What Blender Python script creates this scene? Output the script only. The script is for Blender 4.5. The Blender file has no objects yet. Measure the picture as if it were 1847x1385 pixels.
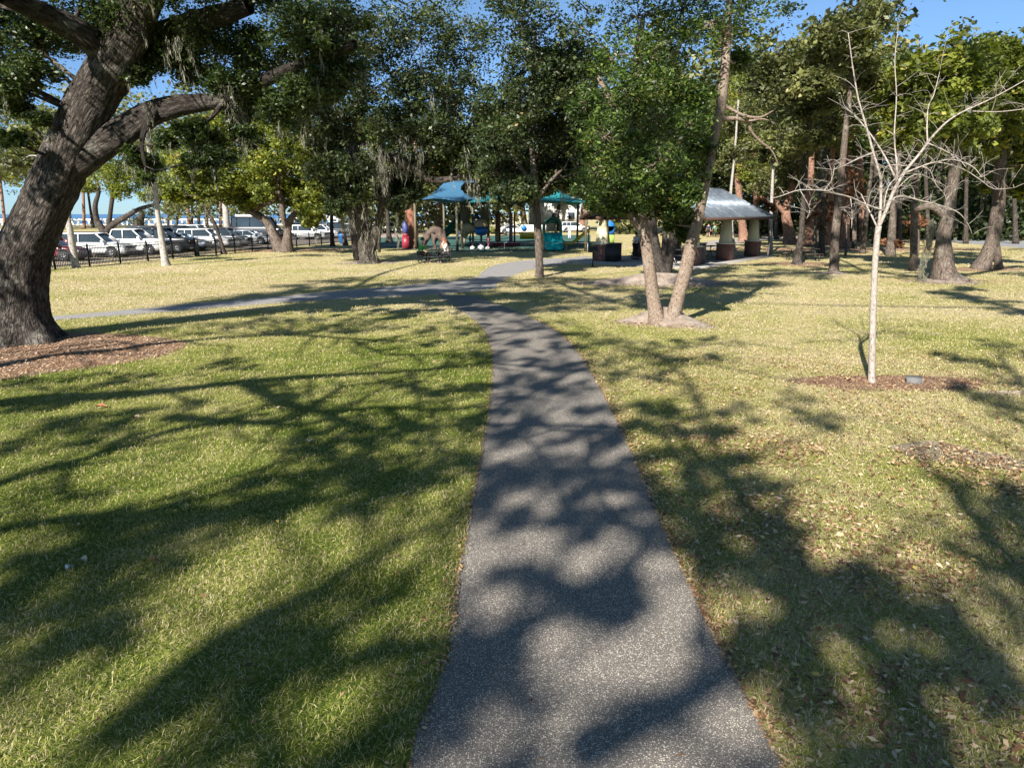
import bpy, math, random
import numpy as np
from mathutils import Vector, Matrix
# ------------------------------------------------------------------ camera, world, sun, exposure
S = bpy.context.scene
COL = S.collection
H, PITCH, F = 3.0, math.radians(14.0), 1231.0
cam_d = bpy.data.cameras.new('camera'); cam = bpy.data.objects.new('camera', cam_d); COL.objects.link(cam)
cam.location = (0, 0, H); cam.rotation_euler = (math.radians(90) - PITCH, 0, 0)
cam_d.sensor_fit = 'HORIZONTAL'; cam_d.sensor_width = 36; cam_d.lens = F / 1847 * 36
cam_d.clip_start = .05; cam_d.clip_end = 9000
S.camera = cam
SUN_AZ, SUN_EL = math.radians(26.7), math.radians(33)       # direction the light travels, clockwise from +Y; height
L = Vector((math.sin(SUN_AZ) * math.cos(SUN_EL), math.cos(SUN_AZ) * math.cos(SUN_EL), -math.sin(SUN_EL)))
w = bpy.data.worlds.new("World"); S.world = w; w.use_nodes = True
nt = w.node_tree; nt.nodes.clear()
sky = nt.nodes.new('ShaderNodeTexSky'); sky.sky_type = 'NISHITA'; sky.sun_disc = False
sky.sun_elevation = SUN_EL; sky.sun_rotation = SUN_AZ + math.pi; sky.air_density = 1.0; sky.dust_density = 0; sky.ozone_density = 1.5; sky.altitude = 300
bg = nt.nodes.new('ShaderNodeBackground'); bg.inputs[1].default_value = .06
out = nt.nodes.new('ShaderNodeOutputWorld')
tint = nt.nodes.new('ShaderNodeMix'); tint.data_type = 'RGBA'; tint.blend_type = 'MULTIPLY'; tint.inputs[0].default_value = 1; tint.inputs[7].default_value = (.80, 1.0, 1.18, 1)
tcw = nt.nodes.new('ShaderNodeTexCoord'); spz = nt.nodes.new('ShaderNodeSeparateXYZ'); nt.links.new(tcw.outputs['Generated'], spz.inputs[0])
rw = nt.nodes.new('ShaderNodeValToRGB'); rw.color_ramp.elements[0].position = 0; rw.color_ramp.elements[0].color = (.42, .68, 1.15, 1); rw.color_ramp.elements[1].position = .45; rw.color_ramp.elements[1].color = (.9, .98, .93, 1)
nt.links.new(spz.outputs[2], rw.inputs[0]); nt.links.new(rw.outputs[0], tint.inputs[7]); nt.links.new(sky.outputs[0], tint.inputs[6]); nt.links.new(tint.outputs[2], bg.inputs[0]); nt.links.new(bg.outputs[0], out.inputs[0])
sd = bpy.data.lights.new('sun', 'SUN'); sd.energy = 5.0; sd.angle = math.radians(.53); sd.color = (1, .955, .87)
sun = bpy.data.objects.new('sun', sd); COL.objects.link(sun); sun.rotation_euler = (-L).to_track_quat('Z', 'Y').to_euler()
S.view_settings.view_transform = 'Standard'; S.view_settings.look = 'None'; S.view_settings.gamma = 1
S.view_settings.exposure = 1.2
S.render.engine = 'CYCLES'
cy = S.cycles; cy.max_bounces = 5; cy.diffuse_bounces = 2; cy.glossy_bounces = 2; cy.transmission_bounces = 3
cy.transparent_max_bounces = 4; cy.use_denoising = True; cy.caustics_reflective = False; cy.caustics_refractive = False
cy.sample_clamp_indirect = 4

# ------------------------------------------------------------------ coordinates
CP, SP = math.cos(PITCH), math.sin(PITCH)
def ray(px, py):
    u, v = (px - 923.5) / F, (692.5 - py) / F
    return np.array([u, CP + v * SP, -SP + v * CP])
def G(px, py, z=0.0):
    r = ray(px, py); t = (z - H) / r[2]
    return np.array([0, 0, H]) + r * t
def Vp(px, py, D):
    r = ray(px, py); t = D / r[1]
    return np.array([0, 0, H]) + r * t
def mpp(D): return (D * CP) / F                     # metres per photo pixel at distance D
rs = np.random.RandomState(7); random.seed(7)

# ------------------------------------------------------------------ materials
def ramp(nt, fac, stops):
    n = nt.nodes.new('ShaderNodeValToRGB'); e = n.color_ramp.elements
    while len(e) < len(stops): e.new(.5)
    for i, (p, c) in enumerate(stops): e[i].position = p; e[i].color = (*c, 1)
    nt.links.new(fac, n.inputs[0]); return n.outputs[0]
def noise(nt, vec, scale, detail=3, rough=.55, out=0, dist=0):
    n = nt.nodes.new('ShaderNodeTexNoise'); n.inputs['Scale'].default_value = scale; n.inputs['Detail'].default_value = detail
    n.inputs['Roughness'].default_value = rough; n.inputs['Distortion'].default_value = dist
    if vec is not None: nt.links.new(vec, n.inputs['Vector'])
    return n.outputs[out]
def math_(nt, op, a, b=None, c=None):
    n = nt.nodes.new('ShaderNodeMath'); n.operation = op
    for i, q in enumerate((a, b, c)):
        if q is None: continue
        if isinstance(q, (int, float)): n.inputs[i].default_value = q
        else: nt.links.new(q, n.inputs[i])
    return n.outputs[0]
def mixc(nt, fac, a, b, mode='MIX'):
    n = nt.nodes.new('ShaderNodeMix'); n.data_type = 'RGBA'; n.blend_type = mode
    for k, q in ((0, fac), (6, a), (7, b)):
        if isinstance(q, (int, float)): n.inputs[k].default_value = q
        elif isinstance(q, tuple): n.inputs[k].default_value = (*q, 1)
        else: nt.links.new(q, n.inputs[k])
    return n.outputs[2]
def new_mat(name):
    m = bpy.data.materials.new(name); m.use_nodes = True; t = m.node_tree
    return m, t, t.nodes['Principled BSDF']
def coords(t, kind='Object'):
    n = t.nodes.new('ShaderNodeTexCoord'); return n.outputs[kind]
def geopos(t):
    n = t.nodes.new('ShaderNodeNewGeometry'); return n.outputs['Position']
def bump(t, b, h, s=.3, d=.05):
    n = t.nodes.new('ShaderNodeBump'); n.inputs['Strength'].default_value = s; n.inputs['Distance'].default_value = d
    t.links.new(h, n.inputs['Height']); t.links.new(n.outputs[0], b.inputs['Normal'])
def simple(name, col, rough=.6, metal=0, var=.12, scale=6, spec=.5, bmp=0, coat=0):
    m, t, b = new_mat(name)
    f = noise(t, coords(t), scale, 4)
    c = mixc(t, f, tuple(max(0, x * (1 - var)) for x in col), tuple(min(1, x * (1 + var)) for x in col))
    t.links.new(c, b.inputs['Base Color']); b.inputs['Roughness'].default_value = rough; b.inputs['Metallic'].default_value = metal
    b.inputs['Specular IOR Level'].default_value = spec; b.inputs['Coat Weight'].default_value = coat
    if bmp: bump(t, b, f, bmp, .02)
    return m
def bark(name, c0, c1, c2, su=9, sv=1.6, bs=.9, bd=.06, lichen=0):
    m, t, b = new_mat(name)
    uv = t.nodes.new('ShaderNodeUVMap').outputs[0]
    mp = t.nodes.new('ShaderNodeMapping'); mp.inputs['Scale'].default_value = (su, sv, 1); t.links.new(uv, mp.inputs[0])
    n1 = noise(t, mp.outputs[0], 1.0, 5, .65, dist=.6)
    vo = t.nodes.new('ShaderNodeTexVoronoi'); vo.feature = 'DISTANCE_TO_EDGE'; vo.inputs['Scale'].default_value = 1.3
    mx = t.nodes.new('ShaderNodeVectorMath'); mx.operation = 'MULTIPLY_ADD'
    nv = noise(t, mp.outputs[0], 1.6, 3, .6, out=1)
    t.links.new(nv, mx.inputs[0]); mx.inputs[1].default_value = (1.1, 1.1, 0); t.links.new(mp.outputs[0], mx.inputs[2]); t.links.new(mx.outputs[0], vo.inputs['Vector'])
    e = math_(t, 'MINIMUM', math_(t, 'MULTIPLY', vo.outputs[0], 4), 1.0)
    rd = math_(t, 'SUBTRACT', 1.0, math_(t, 'MULTIPLY', math_(t, 'ABSOLUTE', math_(t, 'SUBTRACT', n1, .5)), 5.0))
    h = math_(t, 'ADD', math_(t, 'MULTIPLY', e, .22), math_(t, 'ADD', math_(t, 'MULTIPLY', rd, .38), math_(t, 'MULTIPLY', n1, .45)))
    c = ramp(t, h, [(.32, c0), (.6, c1), (.86, c2)])
    pa = noise(t, coords(t), 1.3, 3)
    c = mixc(t, math_(t, 'MULTIPLY', pa, .45), c, c0)
    if lichen:
        lf = ramp(t, noise(t, coords(t), 2.2, 5, .7), [(.56, (0, 0, 0)), (.68, (1, 1, 1))])
        c = mixc(t, math_(t, 'MULTIPLY', lf, lichen), c, (.42, .40, .34))
    t.links.new(c, b.inputs['Base Color']); b.inputs['Roughness'].default_value = .9; b.inputs['Specular IOR Level'].default_value = .2
    bump(t, b, h, bs, bd)
    return m
def leafmat(name, stops, rough=.42, trans=.35, spec=.5):
    m, t, b = new_mat(name)
    a = t.nodes.new('ShaderNodeAttribute'); a.attribute_name = 'rnd'
    c = ramp(t, a.outputs['Fac'], stops)
    t.links.new(c, b.inputs['Base Color']); b.inputs['Roughness'].default_value = rough; b.inputs['Specular IOR Level'].default_value = spec
    tr = t.nodes.new('ShaderNodeBsdfTranslucent')
    c2 = mixc(t, 1.0, c, (1.25, 1.35, .55), 'MULTIPLY'); t.links.new(c2, tr.inputs[0])
    ms = t.nodes.new('ShaderNodeMixShader'); ms.inputs[0].default_value = trans
    t.links.new(b.outputs[0], ms.inputs[1]); t.links.new(tr.outputs[0], ms.inputs[2])
    t.links.new(ms.outputs[0], t.nodes['Material Output'].inputs[0])
    return m
def dryness(t):
    """0 green .. 1 straw, from world position"""
    p = geopos(t)
    s = t.nodes.new('ShaderNodeSeparateXYZ'); t.links.new(p, s.inputs[0])
    a = noise(t, p, .22, 4, .6); b_ = noise(t, p, 1.4, 4, .65)
    gx = t.nodes.new('ShaderNodeMapRange'); gx.inputs[1].default_value = -1.5; gx.inputs[2].default_value = 3.5; gx.inputs[3].default_value = -.03; gx.inputs[4].default_value = .22
    t.links.new(s.outputs[0], gx.inputs[0])
    gy = t.nodes.new('ShaderNodeMapRange'); gy.inputs[1].default_value = 15; gy.inputs[2].default_value = 22; gy.inputs[3].default_value = 0; gy.inputs[4].default_value = .29
    t.links.new(s.outputs[1], gy.inputs[0])
    g = math_(t, 'MAXIMUM', gx.outputs[0], gy.outputs[0])
    d = math_(t, 'ADD', math_(t, 'MULTIPLY', a, .75), math_(t, 'MULTIPLY', b_, .5))
    return math_(t, 'ADD', math_(t, 'SUBTRACT', d, .2), g), p, s
# lawn
m_lawn, t, b = new_mat('lawn')
d, p, s = dryness(t)
fine = noise(t, p, 22, 5, .75); fin2 = noise(t, p, 70, 3, .7)
d2 = math_(t, 'ADD', d, math_(t, 'MULTIPLY', math_(t, 'SUBTRACT', fine, .5), .9))
c = ramp(t, d2, [(.15, (.05, .085, .012)), (.36, (.15, .20, .03)), (.52, (.34, .33, .09)), (.74, (.53, .44, .24)), (1, (.60, .48, .32))])
c = mixc(t, .75, c, ramp(t, fin2, [(.3, (.5, .5, .5)), (.6, (1, 1, 1))]), 'MULTIPLY')
lt = ramp(t, noise(t, p, .5, 5, .7), [(.6, (0, 0, 0)), (.72, (1, 1, 1))])
c = mixc(t, math_(t, 'MULTIPLY', lt, .28), c, (.25, .17, .11))
t.links.new(c, b.inputs['Base Color']); b.inputs['Roughness'].default_value = .95; b.inputs['Specular IOR Level'].default_value = .1
bump(t, b, math_(t, 'ADD', fine, fin2), .7, .03)
# grass blades
m_blade, t, b = new_mat('grass_blades')
d, p, s = dryness(t)
a = t.nodes.new('ShaderNodeAttribute'); a.attribute_name = 'rnd'
dd = math_(t, 'ADD', d, math_(t, 'MULTIPLY', math_(t, 'SUBTRACT', a.outputs['Fac'], .5), .95))
c = ramp(t, dd, [(.1, (.062, .10, .014)), (.34, (.21, .245, .036)), (.52, (.38, .39, .075)), (.72, (.57, .475, .245)), (1, (.66, .53, .37))])
t.links.new(c, b.inputs['Base Color']); b.inputs['Roughness'].default_value = .6; b.inputs['Specular IOR Level'].default_value = .25
tr = t.nodes.new('ShaderNodeBsdfTranslucent'); t.links.new(c, tr.inputs[0]); ms = t.nodes.new('ShaderNodeMixShader'); ms.inputs[0].default_value = .25
t.links.new(b.outputs[0], ms.inputs[1]); t.links.new(tr.outputs[0], ms.inputs[2]); t.links.new(ms.outputs[0], t.nodes['Material Output'].inputs[0])
# asphalt with shell aggregate
def aggregate(name, base, dark, speck, thr=.75, sc=85):
    m, t, b = new_mat(name); p = geopos(t)
    c = mixc(t, noise(t, p, .9, 5, .65), dark, base)
    c = mixc(t, math_(t, 'MULTIPLY', ramp(t, noise(t, p, 2.3, 6, .75), [(.52, (0, 0, 0)), (.7, (1, 1, 1))]), .45), c, tuple(x * .62 for x in dark))
    c = mixc(t, .8, c, ramp(t, noise(t, p, 55, 4, .8), [(.3, (.45, .45, .45)), (.62, (1.0, 1.0, 1.0))]), 'MULTIPLY')
    for k, (scale, th) in enumerate(((sc, thr), (sc * 2.1, thr - .05))):
        v = t.nodes.new('ShaderNodeTexVoronoi'); v.inputs['Scale'].default_value = scale; v.inputs['Randomness'].default_value = 1; t.links.new(p, v.inputs['Vector'])
        sp = t.nodes.new('ShaderNodeSeparateColor'); t.links.new(v.outputs['Color'], sp.inputs[0])
        f = math_(t, 'MULTIPLY', math_(t, 'GREATER_THAN', sp.outputs[0], th), math_(t, 'LESS_THAN', v.outputs['Distance'], .42))
        cc = mixc(t, sp.outputs[1], speck, tuple(x * .62 for x in speck))
        c = mixc(t, f, c, cc)
    t.links.new(c, b.inputs['Base Color']); b.inputs['Roughness'].default_value = .9; b.inputs['Specular IOR Level'].default_value = .25
    bump(t, b, noise(t, p, 90, 3, .7), .5, .01)
    return m
m_asphalt = aggregate('aggregate_asphalt', (.215, .19, .165), (.13, .115, .105), (.62, .55, .45), .72)
m_side = aggregate('pale_asphalt', (.33, .31, .30), (.24, .23, .23), (.55, .5, .45), .8, 60)
m_conc = aggregate('concrete', (.45, .41, .37), (.34, .31, .28), (.55, .5, .45), .9, 40)
m_lot = aggregate('shell_lot', (.42, .36, .31), (.25, .19, .15), (.7, .66, .6), .8, 20)
m_pave = aggregate('road', (.32, .32, .33), (.25, .25, .26), (.5, .5, .5), .9, 20)
m_mulch, t, b = new_mat('mulch'); p = geopos(t)
c = ramp(t, noise(t, p, 26, 6, .8), [(.3, (.07, .035, .02)), (.5, (.26, .145, .08)), (.68, (.5, .32, .2))])
c = mixc(t, ramp(t, noise(t, p, 1.2, 4), [(.45, (0, 0, 0)), (.7, (1, 1, 1))]), c, (.24, .17, .12))
t.links.new(c, b.inputs['Base Color']); b.inputs['Roughness'].default_value = 1; bump(t, b, noise(t, p, 40, 4, .7), 1, .04)
m_dirt, t, b = new_mat('sandy_dirt'); p = geopos(t)
c = ramp(t, noise(t, p, 3.5, 6, .75), [(.3, (.11, .08, .06)), (.5, (.25, .195, .155)), (.7, (.38, .32, .27))])
t.links.new(c, b.inputs['Base Color']); b.inputs['Roughness'].default_value = 1; bump(t, b, noise(t, p, 14, 5, .7), .6, .05)
m_play = simple('rubber_surface', (.035, .10, .085), .8, var=.3, scale=.6)  # base colour lowered so that it carries some of the playground's shade
m_water, t, b = new_mat('bay_water'); b.inputs['Base Color'].default_value = (.03, .12, .26, 1); b.inputs['Roughness'].default_value = .25
bump(t, b, noise(t, geopos(t), .6, 4), .5, .3)
m_chip = leafmat('wood_chips', [(0, (.12, .06, .035)), (.5, (.36, .22, .13)), (1, (.62, .46, .32))], .9, .0, .1)
m_dead = leafmat('dead_leaves', [(0, (.09, .045, .025)), (.35, (.24, .12, .06)), (.7, (.42, .27, .15)), (.95, (.60, .47, .31)), (1, (.6, .42, .1))], .6, .15, .3)

m_oakbark = bark('oak_bark', (.010, .008, .007), (.055, .045, .038), (.20, .165, .14), 11, 2.8, 1.0, .08, .35)
m_bark = bark('grey_bark', (.04, .03, .024), (.13, .10, .08), (.25, .20, .165), 10, 3.2, .8, .05, .3)
m_darkbark = bark('dark_bark', (.02, .016, .013), (.06, .048, .04), (.14, .115, .095), 10, 3.2, .8, .05, .2)
m_tanbark = bark('tan_bark', (.06, .04, .03), (.25, .185, .14), (.38, .30, .24), 16, 12, .5, .02, .25)
m_pale = bark('pale_bark', (.16, .14, .12), (.36, .33, .30), (.52, .49, .45), 5, 4, .4, .02)
m_bare = bark('young_bark', (.17, .14, .12), (.36, .31, .27), (.50, .45, .40), 14, 10, .4, .006)
m_pinebark = bark('pine_bark', (.09, .045, .03), (.26, .14, .095), (.42, .27, .2), 6, 3, .8, .05)

GR = {
 'dark': leafmat('leaves_dark', [(0, (.015, .022, .010)), (.4, (.036, .054, .018)), (.72, (.085, .115, .032)), (.92, (.20, .22, .06)), (1, (.3, .2, .08))], .48, .3),
 'oak': leafmat('leaves_oak', [(0, (.018, .028, .010)), (.45, (.045, .070, .018)), (.8, (.095, .13, .03)), (1, (.22, .21, .07))], .45, .32),
 'olive': leafmat('leaves_olive', [(0, (.04, .045, .02)), (.4, (.12, .13, .045)), (.8, (.24, .25, .085)), (1, (.38, .33, .16))], .5, .38),
 'yellow': leafmat('leaves_yellow_green', [(0, (.04, .055, .012)), (.4, (.15, .18, .03)), (.8, (.30, .32, .05)), (1, (.50, .38, .06))], .5, .42),
 'bright': leafmat('leaves_bright', [(0, (.016, .030, .009)), (.35, (.045, .078, .016)), (.7, (.12, .18, .032)), (.92, (.27, .31, .07)), (1, (.36, .22, .09))], .42, .36),
 'needle': leafmat('needles_green', [(0, (.03, .05, .015)), (.5, (.10, .15, .035)), (1, (.26, .27, .10))], .5, .35),
 'brown': leafmat('leaves_russet', [(0, (.10, .04, .022)), (.5, (.30, .14, .075)), (1, (.5, .28, .16))], .6, .35),
 'moss': leafmat('spanish_moss', [(0, (.09, .09, .07)), (.5, (.22, .21, .17)), (1, (.36, .34, .28))], .9, .3, .05),
}
# ------------------------------------------------------------------ mesh tools
class MB:
    def __init__(s): s.v = []; s.q = []; s.t = []; s.uvq = []; s.uvt = []; s.r = []; s.n = 0
    def add(s, v, q=None, t=None, uvq=None, rnd=None):
        v = np.asarray(v, float).reshape(-1, 3)
        if q is not None and len(q):
            q = np.asarray(q, int).reshape(-1, 4) + s.n; s.q.append(q)
            s.uvq.append(np.zeros((len(q) * 4, 2)) if uvq is None else uvq)
        if t is not None and len(t): s.t.append(np.asarray(t, int).reshape(-1, 3) + s.n)
        s.r.append(np.full(len(v), .5) if rnd is None else rnd)
        s.v.append(v); s.n += len(v)
    def box(s, c, d, rot=0, tilt=None):
        x, y, z = np.array(d) / 2
        v = np.array([[-x,-y,-z],[x,-y,-z],[x,y,-z],[-x,y,-z],[-x,-y,z],[x,-y,z],[x,y,z],[-x,y,z]])
        if tilt is not None: v = v @ np.array(tilt).T
        cr, sr = math.cos(rot), math.sin(rot)
        v = v @ np.array([[cr, -sr, 0], [sr, cr, 0], [0, 0, 1]]).T + np.array(c)
        s.add(v, [[0,3,2,1],[4,5,6,7],[0,1,5,4],[1,2,6,5],[2,3,7,6],[3,0,4,7]])
    def bar(s, a, b_, wd, th=None):
        """box bar between two points"""
        a = np.array(a, float); b_ = np.array(b_, float); d = b_ - a; ln = np.linalg.norm(d) + 1e-9; d /= ln
        up = np.array([0, 0, 1.]) if abs(d[2]) < .9 else np.array([1., 0, 0])
        x = np.cross(up, d); x /= np.linalg.norm(x); y = np.cross(d, x); th = th or wd
        v = [p_ + x * sx * wd / 2 + y * sy * th / 2 for p_ in (a, b_) for sx, sy in ((-1,-1),(1,-1),(1,1),(-1,1))]
        s.add(v, [[0,1,2,3],[7,6,5,4],[0,4,5,1],[1,5,6,2],[2,6,7,3],[3,7,4,0]])
    def tube(s, pts, rad, n=8, lump=0, rng=None, cap=True):
        pts = np.asarray(pts, float); rad = np.asarray(rad, float) * np.ones(len(pts)); m = len(pts)
        tg = np.gradient(pts, axis=0); tg /= np.linalg.norm(tg, axis=1)[:, None] + 1e-9
        up = np.array([0, 0, 1.]) if abs(tg[0][2]) < .8 else np.array([1., 0, 0])
        x = np.cross(up, tg[0]); x /= np.linalg.norm(x); X = [x]
        for i in range(1, m):
            x = X[-1] - tg[i] * np.dot(X[-1], tg[i]); x /= np.linalg.norm(x) + 1e-9; X.append(x)
        X = np.array(X); Y = np.cross(tg, X)
        an = np.linspace(0, 2 * math.pi, n, endpoint=False)
        rr = rad[:, None] * np.ones((m, n))
        if lump:
            rng = rng or rs; ph = rng.rand(6) * 6.28; vv = np.linspace(0, m * .35, m)[:, None]
            rr = rr * (1 + lump * (np.sin(2 * an + ph[0] + vv) + .7 * np.sin(3 * an + ph[1] - vv * 1.7) + .5 * np.sin(5 * an + ph[2] + vv * 2.3)) / 2)
        V = pts[:, None, :] + rr[..., None] * (np.cos(an)[None, :, None] * X[:, None, :] + np.sin(an)[None, :, None] * Y[:, None, :])
        i, j = np.meshgrid(np.arange(m - 1), np.arange(n), indexing='ij'); j2 = (j + 1) % n
        q = np.stack([i * n + j, i * n + j2, (i + 1) * n + j2, (i + 1) * n + j], -1).reshape(-1, 4)
        ln = np.concatenate([[0], np.cumsum(np.linalg.norm(np.diff(pts, axis=0), axis=1))])
        circ = 2 * math.pi * max(rad.mean(), .02)
        u0 = j / n * circ; u1 = (j + 1) / n * circ
        uv = np.stack([np.stack([u0, ln[i]], -1), np.stack([u1, ln[i]], -1), np.stack([u1, ln[i + 1]], -1), np.stack([u0, ln[i + 1]], -1)], 2).reshape(-1, 2)
        Vf = V.reshape(-1, 3)
        tt = None
        if cap:
            Vf = np.vstack([Vf, pts[:1], pts[-1:]]); k = m * n
            tt = [[k, (a + 1) % n, a] for a in range(n)] + [[k + 1, (m - 1) * n + a, (m - 1) * n + (a + 1) % n] for a in range(n)]
        s.add(Vf, q, tt, uv)
    def lathe(s, prof, n=16, c=(0, 0, 0), axis='z'):
        prof = np.array(prof); an = np.linspace(0, 2 * math.pi, n, endpoint=False)
        V = np.stack([prof[:, None, 0] * np.cos(an), prof[:, None, 0] * np.sin(an), prof[:, None, 1] * np.ones(n)], -1)
        if axis == 'y': V = V[..., [0, 2, 1]] * np.array([1, -1, 1])
        m = len(prof); i, j = np.meshgrid(np.arange(m - 1), np.arange(n), indexing='ij'); j2 = (j + 1) % n
        s.add(V.reshape(-1, 3) + np.array(c), np.stack([i * n + j, i * n + j2, (i + 1) * n + j2, (i + 1) * n + j], -1).reshape(-1, 4))
    def build(s, name, mat, parent=None, smooth=False, loc=None):
        V = np.concatenate(s.v); me = bpy.data.meshes.new(name)
        nq = sum(map(len, s.q)); ntt = sum(map(len, s.t))
        Q = np.concatenate(s.q).ravel() if nq else np.zeros(0, int); T = np.concatenate(s.t).ravel() if ntt else np.zeros(0, int)
        if loc is not None: V = V - np.array(loc)
        me.vertices.add(len(V)); me.vertices.foreach_set('co', V.astype(np.float32).ravel())
        me.loops.add(len(Q) + len(T)); me.loops.foreach_set('vertex_index', np.concatenate([Q, T]).astype(np.int32))
        me.polygons.add(nq + ntt)
        me.polygons.foreach_set('loop_start', np.concatenate([np.arange(nq) * 4, nq * 4 + np.arange(ntt) * 3]).astype(np.int32))
        if smooth: me.polygons.foreach_set('use_smooth', np.ones(nq + ntt, bool))
        uv = me.uv_layers.new(name='UVMap')
        UV = np.concatenate(s.uvq + [np.zeros((len(T), 2))]) if nq else np.zeros((len(T), 2))
        uv.data.foreach_set('uv', UV.astype(np.float32).ravel())
        at = me.attributes.new('rnd', 'FLOAT', 'POINT'); at.data.foreach_set('value', np.concatenate(s.r).astype(np.float32))
        me.materials.append(mat); me.update(); me.validate()
        o = bpy.data.objects.new(name, me); COL.objects.link(o)
        if parent is not None: o.parent = parent
        if loc is not None: o.location = loc
        return o
def tag(o, label=None, cat=None, group=None, kind=None):
    if label: o['label'] = label
    if cat: o['category'] = cat
    if group: o['group'] = group
    if kind: o['kind'] = kind
    return o
def empty(name, loc, label, cat, rz=0, group=None):
    o = bpy.data.objects.new(name, None); COL.objects.link(o); o.location = Vector(loc); o.rotation_euler = (0, 0, rz); o.empty_display_size = .3
    return tag(o, label, cat, group)
def copy_tree(o, parent=None):
    c_ = o.copy(); COL.objects.link(c_); c_.parent = parent
    for ch in [x for x in o.children]: copy_tree(ch, c_)
    return c_
def smooth_path(P, k=6):
    P = np.asarray(P, float)
    if len(P) < 3:
        t_ = np.linspace(0, 1, k + 1)[:, None]; return P[0] * (1 - t_) + P[-1] * t_
    Q = np.vstack([2 * P[0] - P[1], P, 2 * P[-1] - P[-2]]); o = []
    for i in range(1, len(Q) - 2):
        for t_ in np.linspace(0, 1, k, endpoint=False):
            a, b_, c_, d_ = Q[i - 1], Q[i], Q[i + 1], Q[i + 2]
            o.append(.5 * (2 * b_ + (c_ - a) * t_ + (2 * a - 5 * b_ + 4 * c_ - d_) * t_ ** 2 + (3 * b_ - a - 3 * c_ + d_) * t_ ** 3))
    o.append(P[-1]); return np.array(o)
def inpoly(x, y, poly):
    ins = np.zeros(len(x), bool); n = len(poly); j = n - 1
    for i in range(n):
        xi, yi = poly[i][:2]; xj, yj = poly[j][:2]
        if yi != yj: ins ^= ((yi > y) != (yj > y)) & (x < (xj - xi) * (y - yi) / (yj - yi) + xi)
        j = i
    return ins
# ------------------------------------------------------------------ ground, paths, water
def sheet(name, edgeA, edgeB, z, mat, k=5, kind='structure', jag=0):
    """strip between two edges of equal point counts (world xy)"""
    A = smooth_path(np.array(edgeA)[:, :2] if len(edgeA[0]) > 1 else edgeA, k); B = smooth_path(np.array(edgeB)[:, :2], k)
    if jag: A = A + rs.normal(0, jag, A.shape); B = B + rs.normal(0, jag, B.shape)
    n = len(A); mb = MB(); V = np.zeros((2 * n, 3)); V[:n, :2] = A; V[n:, :2] = B; V[:, 2] = z
    mb.add(V, [[i, i + 1, n + i + 1, n + i] for i in range(n - 1)])
    o = mb.build(name, mat); o['kind'] = kind
    return np.vstack([A, B[::-1]])
def disc(name, poly, z, mat, kind='structure'):
    P = np.array(poly); mb = MB(); c_ = P.mean(0); n = len(P)
    V = np.zeros((n + 1, 3)); V[:n, :2] = P; V[n, :2] = c_; V[:, 2] = z
    mb.add(V, None, [[i, (i + 1) % n, n] for i in range(n)])
    o = mb.build(name, mat); o['kind'] = kind; return o
mb = MB(); g = 4000
mb.add([[-g, -200, 0], [g, -200, 0], [g, g, 0], [-g, g, 0]], [[0, 1, 2, 3]]); mb.build('ground', m_lawn)['kind'] = 'structure'
W2 = lambda L_: [G(a, b_)[:2] for a, b_ in L_]
pl = [(-1.62, -3.0), (-1.22, -.6), (-.85, 1.6)] + W2([(795, 1211), (824, 1040), (845, 930), (866, 820), (880, 740), (888, 680), (886, 630), (868, 592), (835, 562), (800, 540), (790, 530)])
pr = [(2.4, -3.0), (1.98, -.6), (1.6, 1.6)] + W2([(1325, 1211), (1250, 1060), (1190, 930), (1140, 815), (1105, 740), (1075, 685), (1045, 638), (1008, 600), (955, 572), (895, 548), (862, 534)])
PATH = sheet('main_path', pl, pr, .008, m_asphalt, 8, jag=.012)
su = W2([(-300, 598), (-60, 583), (80, 572), (300, 553), (500, 535), (640, 522), (740, 514), (850, 503), (872, 489), (898, 477), (960, 469), (1060, 463)])
sl = W2([(-300, 606), (-60, 590), (85, 579), (300, 563), (500, 547), (650, 538), (740, 534), (880, 523), (900, 510), (935, 494), (985, 481), (1075, 472)])
SIDE = sheet('side_path', su, sl, .004, m_side, 8, jag=.01)
MULCH = smooth_path(np.array(W2([(-300, 640), (-150, 606), (0, 600), (120, 600), (230, 603), (310, 612), (335, 622), (300, 640), (225, 655), (120, 669), (0, 686), (-160, 715), (-330, 700), (-300, 640)])), 6)[:-1]
MULCH = MULCH + rs.normal(0, .03, MULCH.shape); disc('mulch_bed', MULCH, .006, m_mulch)
yt = G(1572, 690)
def ring(c_, rx, ry, n=48, ph=0): return np.array([(c_[0] + rx * math.cos(a) * (1 + .1 * math.sin(3 * a + ph) + .05 * math.sin(7 * a)), c_[1] + ry * math.sin(a) * (1 + .12 * math.cos(2 * a + ph) + .05 * math.cos(9 * a))) for a in np.linspace(0, 6.283, n + 1)[:-1]])
YR = ring((yt[0] + .35, yt[1] - .05), 1.75, .66); disc('young_tree_mulch', YR, .007, m_mulch)
BARE = smooth_path(np.array(W2([(1600, 805), (1680, 795), (1760, 812), (1847, 828), (1920, 850), (1847, 850), (1760, 838), (1660, 828), (1600, 805)])), 4)[:-1]; disc('bare_soil', BARE, .004, m_dirt)
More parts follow.
